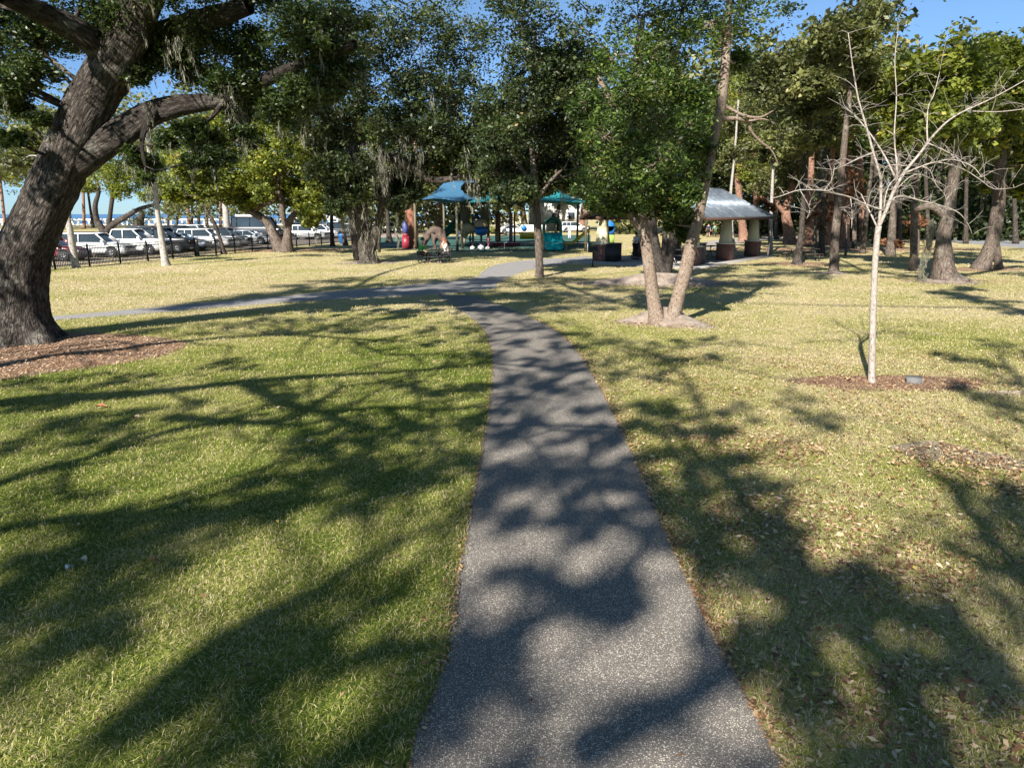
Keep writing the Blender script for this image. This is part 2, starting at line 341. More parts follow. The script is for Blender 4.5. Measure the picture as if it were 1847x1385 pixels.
# parking lot beyond the fence, bay, road on the right, playground surface
lotA = G(100, 486); lotB = G(645, 436)
fd = (lotB - lotA)[:2]; fd /= np.linalg.norm(fd); fn = np.array([-fd[1], fd[0]])   # fence direction, normal away to the lot
a0 = lotA[:2] - fd * 30 + fn * 1.2; a1 = lotB[:2] + fd * 45 + fn * 1.2
mb = MB(); q0 = np.array([a0, a1, a1 + fn * 60, a0 + fn * 60]); mb.add(np.c_[q0, np.full(4, .004)], [[0, 1, 2, 3]]); mb.build('parking_lot', m_lot)['kind'] = 'structure'
mb = MB(); mb.add([[-3500, 190, .02], [-14, 190, .02], [-14, 3900, .02], [-3500, 3900, .02]], [[0, 1, 2, 3]]); mb.build('bay_water', m_water)['kind'] = 'structure'
sheet('park_road', W2([(1500, 417), (1640, 423), (1750, 429), (1900, 438), (2100, 450)]), W2([(1500, 423), (1640, 432), (1750, 440), (1900, 452), (2100, 470)]), .004, m_pave)
sheet('playground_surface', W2([(655, 430), (760, 427), (900, 425), (1065, 424)]), W2([(655, 442), (760, 452), (900, 455), (1065, 449)]), .005, m_play)
# shelter slab
SC = np.array([10.6, 40.9]); su_ = np.array([.6, .8]); sv_ = np.array([-.8, .6])
def SH(u, v, z=0): q = SC + su_ * u + sv_ * v; return np.array([q[0], q[1], z])
mb = MB(); q = [SH(-2.2, -1.3), SH(13.5, -1.3), SH(13.5, 7.4), SH(-2.2, 7.4)]
V = np.array(q + [x + np.array([0, 0, .05]) for x in q]); mb.add(V, [[4, 5, 6, 7], [0, 1, 5, 4], [1, 2, 6, 5], [2, 3, 7, 6], [3, 0, 4, 7]]); mb.build('shelter_slab', m_conc)['kind'] = 'structure'
SLAB = np.array([x[:2] for x in q])
sheet('shelter_walk', W2([(1040, 463), (1180, 460), (1300, 432), (1480, 421)]), W2([(1055, 473), (1200, 470), (1330, 440), (1500, 425)]), .003, m_conc)
# mounds of bare sandy soil at tree feet
def mound(c_, rx, ry, h, seed=0, name='soil_mound', mat=None):
    r_ = np.random.RandomState(seed); n, m = 56, 12; V = []
    ph = r_.rand(5) * 6.28
    for i in range(m + 1):
        f = i / m
        for j in range(n):
            a = j / n * 6.283; k = 1 + .22 * math.sin(2 * a + ph[0]) + .16 * math.sin(3 * a + ph[1]) + .08 * math.sin(7 * a + ph[2]) + .05 * math.sin(13 * a + ph[3])
            V.append((c_[0] + rx * f * math.cos(a) * k, c_[1] + ry * f * math.sin(a) * k, .014 * (1 - f) - .004 * f + h * (math.cos(f * math.pi) + 1) / 2 * (1 + .12 * math.sin(5 * a + 6 * f))))
    q_ = [[i * n + j, (i + 1) * n + j, (i + 1) * n + (j + 1) % n, i * n + (j + 1) % n] for i in range(m) for j in range(n)]
    mb = MB(); mb.add(V, q_); mb.build(name, mat or m_dirt, smooth=True)['kind'] = 'structure'
DT = G(1196, 582)
mound(DT + np.array([0, -.05, 0]), 1.35, .9, .40, 3)
B13 = G(1190, 512); mound(B13, 3.3, 1.7, .42, 5); mound(G(665, 474), 2.2, 1.5, .08, 6); mound(G(1706, 508), 2.3, 1.3, .12, 8)
mound(G(1772, 486), 3, 1.4, .1, 9, mat=m_mulch); mound(G(1440, 476), 2.6, 2.0, .06, 10, mat=m_mulch); mound(G(1330, 424), 8, 5, .03, 14, mat=m_mulch)
mound(G(1530, 450), 12, 4, .05, 11, mat=m_mulch); mound(G(505, 452), 6, 3, .05, 12, mat=m_mulch); mound(G(1502, 493), 1.2, .8, .06, 13)
mound((yt[0] + 2.0, yt[1] - .75, 0), .85, .16, .03, 15)

# ------------------------------------------------------------------ grass, chips and leaf litter (countless: stuff)
def scatter_region(n, x0, x1, y0, y1, rng):
    return rng.uniform(x0, x1, n), rng.uniform(y0, y1, n)
def fov_xy(n, y0, y1, rng, margin=1.1):
    # uniform over the ground wedge between distances y0 and y1
    y = np.sqrt(rng.uniform(y0 ** 2, y1 ** 2, n)); x = rng.uniform(-1, 1, n) * (y * CP + H * SP) * .75 * margin
    return x, y
def blades(bands):
    mb = MB(); rng = np.random.RandomState(3)
    for (n, y0, y1, ln, wd) in bands:
        x, y = fov_xy(n, y0, y1, rng)
        jx, jy = x + rng.normal(0, .13, n), y + rng.normal(0, .13, n)
        keep = ~inpoly(x + rng.normal(0, .018, n), y, PATH) & ~inpoly(x, y, SIDE) & ~inpoly(jx, jy, MULCH) & ~inpoly(jx, jy, YR) & ~(inpoly(jx, jy, BARE) & (rng.rand(n) < .45)) & ~inpoly(x, y, SLAB)
        keep &= ((jx - DT[0]) / 1.15) ** 2 + ((jy - DT[1]) / .8) ** 2 > 1
        # patchy: clumps
        cl = np.sin(x * 3.1 + 2 * np.sin(y * 2.3)) * np.sin(y * 3.7 + 1.5 * np.sin(x * 2.9)); keep &= rng.rand(n) < .78 + .3 * cl
        x, y = x[keep], y[keep]; n = len(x)
        az = rng.uniform(0, 6.283, n); ti = np.abs(rng.normal(.95, .33, n)).clip(.1, 1.45); le = ln * rng.uniform(.5, 1.35, n); w_ = wd * rng.uniform(.6, 1.3, n)
        d_ = np.stack([np.cos(az) * np.sin(ti), np.sin(az) * np.sin(ti), np.cos(ti)], -1); s_ = np.stack([-np.sin(az), np.cos(az), rng.normal(0, .3, n)], -1)
        b0 = np.stack([x, y, rng.uniform(0, .018, n)], -1)
        mid = b0 + d_ * (le * .55)[:, None]; tip = b0 + d_ * le[:, None]; tip[:, 2] -= le * .18; tip[:, 2] = tip[:, 2].clip(.004)
        V = np.stack([b0, mid - s_ * (w_ / 2)[:, None], tip, mid + s_ * (w_ / 2)[:, None]], 1).reshape(-1, 3)
        mb.add(V, np.arange(4 * n).reshape(-1, 4), rnd=np.repeat(rng.rand(n), 4))
    return mb
tag(blades([(300000, 2.6, 6.5, .055, .0042), (300000, 6.5, 12, .06, .006), (230000, 12, 20, .075, .0095), (170000, 20, 34, .08, .016), (110000, 34, 62, .09, .03)]).build('grass', m_blade),
    'short lawn grass, part green and part straw coloured', 'grass', kind='stuff')
def litter(x, y, sz, rng, z=.012, curl=.35):
    n = len(x); az = rng.uniform(0, 6.283, n); le = sz * rng.uniform(.6, 1.3, n); wd = le * rng.uniform(.35, .55, n)
    d_ = np.stack([np.cos(az), np.sin(az), rng.normal(0, .22, n)], -1); s_ = np.stack([-np.sin(az), np.cos(az), rng.normal(0, .35, n)], -1)
    c_ = np.stack([x, y, z + le * .12], -1)
    up = np.zeros((n, 3)); up[:, 2] = le * curl * rng.uniform(-.3, .6, n)
    V = np.stack([c_ - d_ * (le / 2)[:, None], c_ - s_ * (wd / 2)[:, None] - up * .5 - d_ * (le * .05)[:, None], c_ + d_ * (le / 2)[:, None] + up * .5, c_ + s_ * (wd / 2)[:, None] - up * .5 - d_ * (le * .05)[:, None]], 1)
    V[..., 2] = V[..., 2].clip(.009)
    return V.reshape(-1, 3), np.arange(4 * n).reshape(-1, 4), np.repeat(rng.rand(n), 4)
rng = np.random.RandomState(5); mb = MB()
x, y = fov_xy(110000, 2.6, 15, rng); dn = np.where(x > .8, .30 + .6 * (np.sin(x * 1.7 + y) * np.sin(y * 1.1 - x * .6) > .15), .009) * np.where(y > 9, .4, 1)
k = (rng.rand(len(x)) < dn) & ~inpoly(x, y, PATH); mb.add(*[a if i != 2 else None for i, a in enumerate(litter(x[k], y[k], .055, rng, .04)[:2])], rnd=litter(x[k], y[k], .05, rng)[2])
# litter along path edges
for E, sgn, nn in ((pr, 1, 5200), (pl, -1, 1500)):
    P_ = smooth_path(np.array(E), 10); P_ = P_[(P_[:, 1] > 2) & (P_[:, 1] < 20)]; i = rng.randint(0, len(P_) - 1, nn); f = rng.rand(nn)
    b0 = P_[i] * (1 - f[:, None]) + P_[i + 1] * f[:, None]; off = rng.exponential(.10 if sgn > 0 else .05, nn) * sgn - .03 * sgn
    v_, q_, r_ = litter(b0[:, 0] + off, b0[:, 1], .038, rng, .016); mb.add(v_, q_, rnd=r_)
x, y = fov_xy(420, 3, 16, rng); k = inpoly(x, y, PATH) & (rng.rand(len(x)) < .5); v_, q_, r_ = litter(x[k], y[k], .035, rng, .012); mb.add(v_, q_, rnd=r_)
x = rng.normal(-19.5, 4.5, 900); y = rng.normal(33, 4.5, 900); v_, q_, r_ = litter(x, y, .13, rng, .02); mb.add(v_, q_, rnd=.75 + .25 * r_)
x = rng.uniform(10, 45, 2500); y = rng.uniform(46, 72, 2500); v_, q_, r_ = litter(x, y, .16, rng, .02); mb.add(v_, q_, rnd=r_ * .6)
for c_, rx, ry, nn in ((DT, 1.5, .9, 900), (B13, 3.4, 1.9, 1500), (G(1706, 508), 2.6, 1.5, 900), (G(973, 507), 1.2, .8, 250), (np.array([-9.5, 14.8, 0]), 4, 2.4, 500)): v_, q_, r_ = litter(c_[0] + rng.normal(0, rx * .55, nn), c_[1] + rng.normal(0, ry * .55, nn) - .2, .07, rng, .03); mb.add(v_ + [0, 0, .02], q_, rnd=r_ * .8)
tag(mb.build('fallen_leaves', m_dead), 'dry brown fallen leaves scattered over the lawn and path edges', 'leaves', kind='stuff')
mb = MB(); x = rng.uniform(-17, -4.5, 22000); y = rng.uniform(11.8, 17, 22000); k = inpoly(x + rng.normal(0, .16, len(x)), y + rng.normal(0, .12, len(x)), MULCH)
v_, q_, r_ = litter(x[k], y[k], .06, rng, .01); mb.add(v_, q_, rnd=r_)
x = rng.uniform(yt[0] - 2, yt[0] + 3.2, 9000); y = rng.uniform(yt[1] - 1.3, yt[1] + 1.2, 9000); k = inpoly(x + rng.normal(0, .12, len(x)), y + rng.normal(0, .1, len(x)), YR)
v_, q_, r_ = litter(x[k], y[k], .045, rng, .01); mb.add(v_, q_, rnd=r_ * .8)
tag(mb.build('wood_chips', m_chip), 'orange brown wood chip mulch under the big oak and the bare young tree', 'mulch', kind='stuff')

# ------------------------------------------------------------------ trees
def limb(mb, pts, r0, r1, n=8, k=5, lump=0, rng=None, flare=0):
    P = smooth_path(pts, k); t_ = np.linspace(0, 1, len(P))
    if r1 is None: r = np.interp(t_, np.linspace(0, 1, len(r0)), r0)
    else: r = r0 * (1 - t_) + r1 * t_
    if flare: r = r * (1 + flare * np.exp(-t_ * len(pts) * 1.6))
    mb.tube(P, r, n, lump, rng); return P, r
def leaves(mb, C, rad, n, size, rng, flat=.6, asp=.55, tone=0):
    """n leaf faces round each clump centre"""
    K = len(C); N = K * n
    g_ = rng.normal(0, .52, (K, n, 3)) * np.asarray(rad).reshape(-1, 1, 1); g_[..., 2] *= flat
    c_ = (C[:, None, :] + g_).reshape(-1, 3)
    d_ = rng.normal(0, 1, (N, 3)); d_[:, 2] = d_[:, 2] * .6 - .15; d_ /= np.linalg.norm(d_, axis=1)[:, None]
    nr = rng.normal(0, .75, (N, 3)); nr[:, 2] += .8; s_ = np.cross(d_, nr); s_ /= np.linalg.norm(s_, axis=1)[:, None] + 1e-6
    le = size * (.5 + 1.15 * rng.rand(N) ** 1.5); w_ = le * asp * rng.uniform(.7, 1.3, N)
    V = np.stack([c_ - d_ * (le * .5)[:, None], c_ - s_ * (w_ * .5)[:, None], c_ + d_ * (le * .5)[:, None], c_ + s_ * (w_ * .5)[:, None]], 1).reshape(-1, 3)
    r = (np.repeat(rng.normal(.42, .16, K), n) + rng.normal(0, .15, N) + tone).clip(0, 1)
    mb.add(V, np.arange(4 * N).reshape(-1, 4), rnd=np.repeat(r, 4))
def moss(mb, P, length, n, rng, spread=.25, wd=.025):
    """hanging strands: wavy ribbons below each point"""
    for p in P:
        ll = length * rng.uniform(.5, 1.25); nc = max(2, int(n * .12))
        for _ in range(nc):
            a = p + rng.normal(0, spread, 3) * np.array([1, 1, .3]); l_ = ll * rng.uniform(.35, 1.1); m = 34; tt = rng.rand(m) ** .8
            sw = spread * .35 * (1 - tt * .75); c0 = a + np.stack([rng.normal(0, 1, m) * sw + l_ * .04 * np.sin(tt * 7 + _), rng.normal(0, 1, m) * sw, -tt * l_], -1)
            tl = l_ * rng.uniform(.08, .22, m); d_ = np.stack([rng.normal(0, .28, m), rng.normal(0, .28, m), -np.ones(m)], -1); b1 = c0 + d_ * (tl * .5)[:, None] + rng.normal(0, 1, (m, 3)) * (tl * .12)[:, None]; b2 = b1 + (d_ * [[-.5, -.5, 1]] + rng.normal(0, .25, (m, 3))) * (tl * .5)[:, None]
            az = rng.uniform(0, 6.28, m); s_ = np.stack([np.cos(az), np.sin(az), np.zeros(m)], -1) * (wd * rng.uniform(.3, .8, m))[:, None]
            V = np.stack([c0 - s_, c0 + s_, b1 + s_, b1 - s_, b2 + s_ * .3, b2 - s_ * .3], 1).reshape(-1, 3); k6 = np.arange(m)[:, None] * 6
            mb.add(V, np.concatenate([k6 + [[0, 1, 2, 3]], k6 + [[3, 2, 4, 5]]]), rnd=np.repeat(rng.uniform(.2, .9, m), 6))
LEAFCOUNT = [0]
def tree(name, base, limbs, blobs, label, bk, lv, cat='tree', group=None, size=.12, nsub=14, nleaf=70, seed=1, flare=.5, nseg=10, lump=.1,
         twig=True, flat=.65, mossn=0, mosslen=1.2, sub=.42, tone=0, extra_moss=None, tw=.05, asp=.55):
    """limbs: (points, r0, r1) in world space; blobs: (centre, radius) foliage masses in world space"""
    rng = np.random.RandomState(seed); base = np.array(base, float); base[2] = 0
    root = empty(name, base, label, cat, group=group)
    mb = MB(); LP = []; LR = []
    for i, (p, r0, r1) in enumerate(limbs):
        P, r = limb(mb, p, r0, r1, nseg if i == 0 else max(6, nseg - 3), 5, lump, rng, flare if i == 0 or (np.asarray(p)[0][2] < .1) else 0)
        LP.append(P[1:]); LR.append(r[1:])
    LP = np.vstack(LP); LR = np.concatenate(LR)
    cr = MB(); ms = MB(); mc = 0
    for c_, R in blobs:
        c_ = np.array(c_, float); R3 = np.array([R, R, R * .75]) if np.isscalar(R) else np.array(R)
        d = np.linalg.norm(LP - c_, axis=1) + np.maximum(0, LP[:, 2] - c_[2]) * 1.2
        i = int(np.argmin(d)); a = LP[i]; r0 = min(LR[i] * .65, .02 + .022 * d[i]); m1 = (a + c_) / 2 + rng.normal(0, .12, 3) * d[i]; m1[2] += .06 * d[i]
        if twig: P, r = limb(mb, [a, m1, c_], max(r0, tw * .6), tw * .4, 6, 5); 
        k = max(4, int(nsub * rng.uniform(.8, 1.2)))
        u = rng.normal(0, 1, (k, 3)); u /= np.linalg.norm(u, axis=1)[:, None]; sc = c_ + u * R3 * (rng.uniform(.25, 1, k) ** .45)[:, None]
        if twig:
            for q in sc[::2]:
                m2 = (c_ + q) / 2 + rng.normal(0, .1, 3) * R3[0]; limb(mb, [c_, m2, q], tw * .4, tw * .12, 4, 3)
        leaves(cr, sc, R3[0] * sub * rng.uniform(.7, 1.25, k), nleaf, size, rng, flat, asp, tone)
        if mossn and rng.rand() < mossn: moss(ms, sc[sc[:, 2] < c_[2] + R3[2] * .3][:3] + np.array([0, 0, -.1]), mosslen, 12, rng, R3[0] * .13, .012 + .016 * tw * 10); mc += 1
    if extra_moss is not None: moss(ms, *extra_moss); mc += 1
    mb.build('trunk', bk, root, smooth=True, loc=base).location = (0, 0, 0)
    if cr.n: cr.build('crown', lv, root, loc=base).location = (0, 0, 0); LEAFCOUNT[0] += cr.n // 4
    if mc: hm = ms.build('hanging_moss', GR['moss'], root, loc=base); hm.location = (0, 0, 0); hm['kind'] = 'stuff'
    return root
def PB(D, txt, jit=1.2, seed=0):
    """foliage masses 'x,y,r' seen at distance about D -> world centres and radii"""
    r_ = np.random.RandomState(seed + 100); o = []
    for q in txt.split():
        a = [float(z) for z in q.split(',')]; dd = (a[3] if len(a) > 3 else D) + r_.uniform(-jit, jit)
        p = Vp(a[0], a[1], dd); o.append((p, a[2] * mpp(dd)))
    return o
def PL(D, txt, *, w=None):
    """limb centre line 'x,y,width' -> points at distance D (4th value overrides), start and end radius"""
    P = []; R = []
    for q in txt.split():
        a = [float(z) for z in q.split(',')]; dd = a[3] if len(a) > 3 else D
        P.append(Vp(a[0], a[1], dd)); R.append(a[2] / 2 * mpp(dd))
    return P, R, None
def base_of(px, py): return G(px, py)

# --- the great leaning oak on the left: trunk shaped ring by ring
def big_oak():
    D = 16.3; rng = np.random.RandomState(11); base = Vp(42, 614, D); base[2] = 0
    root = empty('live_oak', base, 'massive leaning live oak with rough bark standing in orange mulch', 'tree')
    mb = MB()
    def rings(txt, n=40, k=6, ridge=.035, flare=False):
        P = []; R = []
        for q in txt.split():
            a = [float(z) for z in q.split(',')]; dd = a[3] if len(a) > 3 else D; P.append(Vp(a[0], a[1], dd)); R.append([a[2] / 2 * mpp(dd)] * 3)
        P = smooth_path(P, k); R = smooth_path(R, k)[:, 0]
        m = len(P); tg = np.gradient(P, axis=0); tg /= np.linalg.norm(tg, axis=1)[:, None]
        x = np.cross([0, 1, 0], tg[0]); x /= np.linalg.norm(x); X = [x]
        for i in range(1, m): x = X[-1] - tg[i] * np.dot(X[-1], tg[i]); X.append(x / np.linalg.norm(x))
        X = np.array(X); Y = np.cross(tg, X); an = np.linspace(0, 6.283185, n, endpoint=False)
        rr = R[:, None] * np.ones((m, n)); ph = rng.rand(8) * 6.28; vv = np.linspace(0, 1, m)[:, None]
        rr *= 1 + .05 * np.sin(2 * an + ph[0] + 3 * vv) + .045 * np.sin(3 * an + ph[1] - 5 * vv) + .03 * np.sin(5 * an + ph[2] + 8 * vv)
        rr *= 1 + ridge * np.sin(14 * an + 2.5 * np.sin(9 * vv + ph[3]) + ph[4]) * np.sin(21 * vv * 3 + 4 * an) * .6 + rng.normal(0, .010, (m, n))
        if flare:
            z = P[:, 2][:, None]; e = np.exp(-np.maximum(z, 0) / .42)
            lob = .55 + .45 * np.cos(5 * an + 1.1)[None] + .3 * np.cos(3 * an + 2.0)[None]
            rr *= 1 + e * (.28 + .62 * np.maximum(lob, 0))
        V = P[:, None] + rr[..., None] * (np.cos(an)[None, :, None] * X[:, None] + np.sin(an)[None, :, None] * Y[:, None])
        i, j = np.meshgrid(np.arange(m - 1), np.arange(n), indexing='ij'); j2 = (j + 1) % n
        ln = np.concatenate([[0], np.cumsum(np.linalg.norm(np.diff(P, axis=0), axis=1))]); C_ = 3.6
        uv = np.stack([np.stack([j / n * C_, ln[i]], -1), np.stack([(j + 1) / n * C_, ln[i]], -1), np.stack([(j + 1) / n * C_, ln[i + 1]], -1), np.stack([j / n * C_, ln[i + 1]], -1)], 2).reshape(-1, 2)
        mb.add(V.reshape(-1, 3), np.stack([i * n + j, i * n + j2, (i + 1) * n + j2, (i + 1) * n + j], -1).reshape(-1, 4), uvq=uv)
        return P, R
    T = rings('36,640,98 34,600,92 32,560,88 34,510,87 41,460,85 60,415,82 81,370,80 103,325,80 120,285,79 138,245,76 155,205,75 176,168,76 205,120,74,16 235,60,68,15.6 262,-10,60,15.2 300,-90,50,14.8', 56, 7, flare=True)
    Lb = [rings('118,305,62 150,285,58 184,262,53 222,238,49 268,208,43 320,191,37 365,185,30 402,180,25,16.2 440,165,24,16 490,140,22,15.6 560,110,20,15 640,80,15,14.5', 30, 6),
          rings('196,150,60 230,110,52 290,70,44 360,40,36,15.5 450,10,26,15', 24, 6),
          rings('205,120,50 160,70,44,15.5 90,30,36,15 0,-10,28,14', 22, 6),
          rings('402,181,20 425,195,12 447,215,8 455,240,5', 10, 5), rings('277,200,22,16.1 262,230,12,15.8 256,262,7,15.6 262,300,4,15.4', 10, 5)]
    LP = np.vstack([T[0][12:]] + [l[0] for l in Lb]); LR = np.concatenate([T[1][12:]] + [l[1] for l in Lb])
    cr = MB(); ms = MB()
    bl = PB(15.6, '372,255,34 345,232,28 392,285,26 268,296,22 240,280,20 300,250,22 430,205,30 462,178,36 500,205,34 530,170,44 420,150,40 350,120,44 300,90,50 380,60,60 460,90,55 540,60,60 620,110,50 600,30,60 230,20,60 120,50,60 30,60,60 60,130,40 10,150,40 -60,90,60 -40,0,70 150,-40,70 330,-40,70 480,-30,70 250,130,26 590,150,40 440,240,20 355,290,18 25,190,26 70,215,18 20,250,20 265,320,14', 1.3, 3)
    for c_, R in bl:
        d = np.linalg.norm(LP - c_, axis=1); i = int(np.argmin(d)); a = LP[i]; m1 = (a + c_) / 2 + rng.normal(0, .12, 3) * d[i]
        limb(mb, [a, m1, c_], min(.09, .02 + .03 * d[i], LR[i] * .5), .02, 6, 5)
        k = int(12 + 34 * R); u = rng.normal(0, 1, (k, 3)); u /= np.linalg.norm(u, axis=1)[:, None]; sc = c_ + u * np.array([R, R, R * .7]) * (rng.uniform(.2, 1, k) ** .5)[:, None]
        for q in sc: limb(mb, [c_, (c_ + q) / 2 + rng.normal(0, .1, 3) * R, q], .014, .005, 4, 3)
        leaves(cr, sc, R * .38 * rng.uniform(.7, 1.3, k), 150, .075, rng, .7, .5)
        moss(ms, sc[:2], .7, 9, rng, .07, .008)
    hang = [Vp(x, y, d) for x, y, d in ((262, 180, 15.9), (266, 200, 15.8), (270, 225, 15.8), (275, 250, 15.8), (425, 178, 16), (432, 190, 16), (418, 175, 16), (300, 60, 15), (440, 170, 16))]
    moss(ms, np.array(hang[:4]), .75, 22, rng, .06, .008); moss(ms, np.array(hang[4:]), .75, 46, rng, .13, .009)
    mb.build('trunk', m_oakbark, root, smooth=True, loc=base).location = (0, 0, 0)
    cr.build('crown', GR['oak'], root, loc=base).location = (0, 0, 0); hm = ms.build('hanging_moss', GR['moss'], root, loc=base); hm.location = (0, 0, 0); hm['kind'] = 'stuff'
big_oak()

# --- twin trunk tree right of the path
D = 18.9
tree('twin_trunk_tree', DT, [
    PL(D, '1187,598,40 1184,572,31 1178,540,24 1171,480,21 1163,430,19 1156,370,17 1152,300,15 1148,220,14 1150,120,14 1160,30,8'),
    PL(D, '1205,600,36 1214,572,31 1225,530,24 1238,480,23 1250,430,22 1262,380,19 1273,330,16 1283,280,15 1292,230,16 1300,190,18 1307,130,16 1312,60,13 1318,-30,8'),
    PL(D, '1160,420,14 1130,380,11 1100,330,9 1070,280,6'), PL(D, '1156,370,14 1190,320,11 1220,270,8 1240,220,6'),
    PL(D, '1150,260,12 1110,200,10 1080,140,7'), PL(D, '1303,216,8 1325,214,7 1348,220,6,19.1 1355,238,5,19.2 1372,256,4,19.3 1392,272,3,19.4 1405,300,1.5,19.5'), PL(D, '1348,220,4,19.1 1375,215,3,19.1 1400,224,1.5,19.2'), PL(D, '1306,190,6 1340,208,5 1370,212,4 1395,200,2')],
    PB(D, '1090,245,48 1140,220,50 1195,210,50 1240,225,42 1265,265,26 1080,310,46 1135,290,48 1190,290,48 1235,310,38 1068,342,30 1112,350,36 1160,345,44 1205,350,36 1240,350,26 1120,372,24 1165,376,22 1082,368,22 1222,400,26 1238,425,17 1212,380,28 1245,390,18 1130,170,48 1190,160,48 1250,170,34 1150,100,60 1210,90,55 1100,110,45 1060,190,34 1280,40,50 1340,20,60 1330,110,22 1230,20,55 1150,30,55', 1.8, 5),
    'twin trunk tree with pale bark and glossy green leaves rising from a grey soil mound', m_tanbark, GR['bright'], size=.10, nsub=36, nleaf=52, seed=4, flare=.1, nseg=16, sub=.40, flat=.9, tw=.035, asp=.42)
# --- slim straight tree by the fork of the path
D = 33.5
tree('slim_oak', base_of(972, 505), [PL(D, '973,507,17 973,480,15 971,430,15 967,370,14 963,320,12 960,250,10 962,150,8 965,50,5'), PL(D, '966,370,8 990,330,6 1020,300,4'), PL(D, '962,330,8 930,290,6 905,250,4'), PL(D, '962,290,7 1000,230,5 1030,180,4')],
    PB(D, '900,250,40 930,220,48 970,240,50 1010,230,44 1045,265,40 900,310,38 935,300,46 975,310,46 1015,315,40 1050,320,38 910,355,26 940,345,32 985,335,20 1030,325,22 955,180,50 1000,170,50 1050,200,40 960,110,60 1010,90,60 900,180,45 940,40,60 1045,120,45', 2, 6),
    'slender straight trunked tree standing in the lawn beside the path fork', m_bark, GR['dark'], size=.15, nsub=40, nleaf=85, seed=6, flare=.12, sub=.36, mossn=.3, mosslen=1.2)
# --- the oak in the middle with the forked trunk
D = 43
tree('forked_oak', base_of(665, 474), [
    PL(D, '665,478,40 664,462,32 660,430,29 655,395,26 650,360,22 640,320,18 640,260,18 650,180,12'),
    PL(D, '670,445,18 680,410,13 688,375,13 692,345,12 705,310,11 725,270,9 760,230,6'),
    PL(D, '644,470,12,44 641,440,14,44 637,400,14,44 632,360,13,44 615,310,10,44 590,260,10,44'),
    PL(D, '660,300,16 700,285,20 740,300,17 780,325,12 830,318,9 870,300,5'), PL(D, '700,330,12 690,270,14 675,240,12 640,220,10 590,205,6'), PL(D, '684,455,6 684,420,7 690,385,7')],
    PB(D, '560,215,44 600,250,44 650,225,48 700,225,48 750,225,46 800,240,46 845,265,38 590,310,34 640,300,38 690,300,30 735,320,34 775,300,36 820,300,32 860,300,26 610,350,26 645,345,26 700,345,24 740,350,22 715,370,16 640,375,15 605,375,18 725,365,14 520,190,46 560,140,55 620,160,55 690,150,55 760,160,55 830,170,55 600,80,65 680,60,65 760,70,65 840,90,60 885,215,34 880,330,20 865,345,16 845,340,10', 2.5, 7),
    'large forked live oak with dark crown near the occupied picnic table', m_darkbark, GR['dark'], size=.18, nsub=40, nleaf=90, seed=7, flare=.3, nseg=14, sub=.38, mossn=.55, mosslen=2.0,
    extra_moss=(np.array([Vp(x, y, 42) for x, y in ((678, 255), (684, 270), (690, 290), (675, 300), (850, 270), (862, 280), (640, 370), (745, 250), (560, 190), (535, 200))]), 2.2, 60, np.random.RandomState(9), .45, .022))
# --- dark oak behind the twin trunks
D = 30.8
tree('gnarled_oak', B13, [PL(D, '1196,518,40 1194,495,30 1186,460,18 1178,420,15 1172,380,20 1160,330,14 1140,280,8'), PL(D, '1199,502,24 1209,460,15 1217,420,14 1222,370,15 1235,320,14 1250,260,8'), PL(D, '1194,480,14 1199,440,11 1200,400,9 1210,300,6')],
    PB(D, '1120,300,34 1160,280,40 1200,300,34 1240,270,36 1180,350,26 1130,360,26 1190,230,40 1240,200,40', 2, 8),
    'dark gnarled oak on a bare soil mound behind the twin trunk tree', m_darkbark, GR['dark'], size=.15, nsub=26, nleaf=80, seed=8, flare=.35, nseg=14)

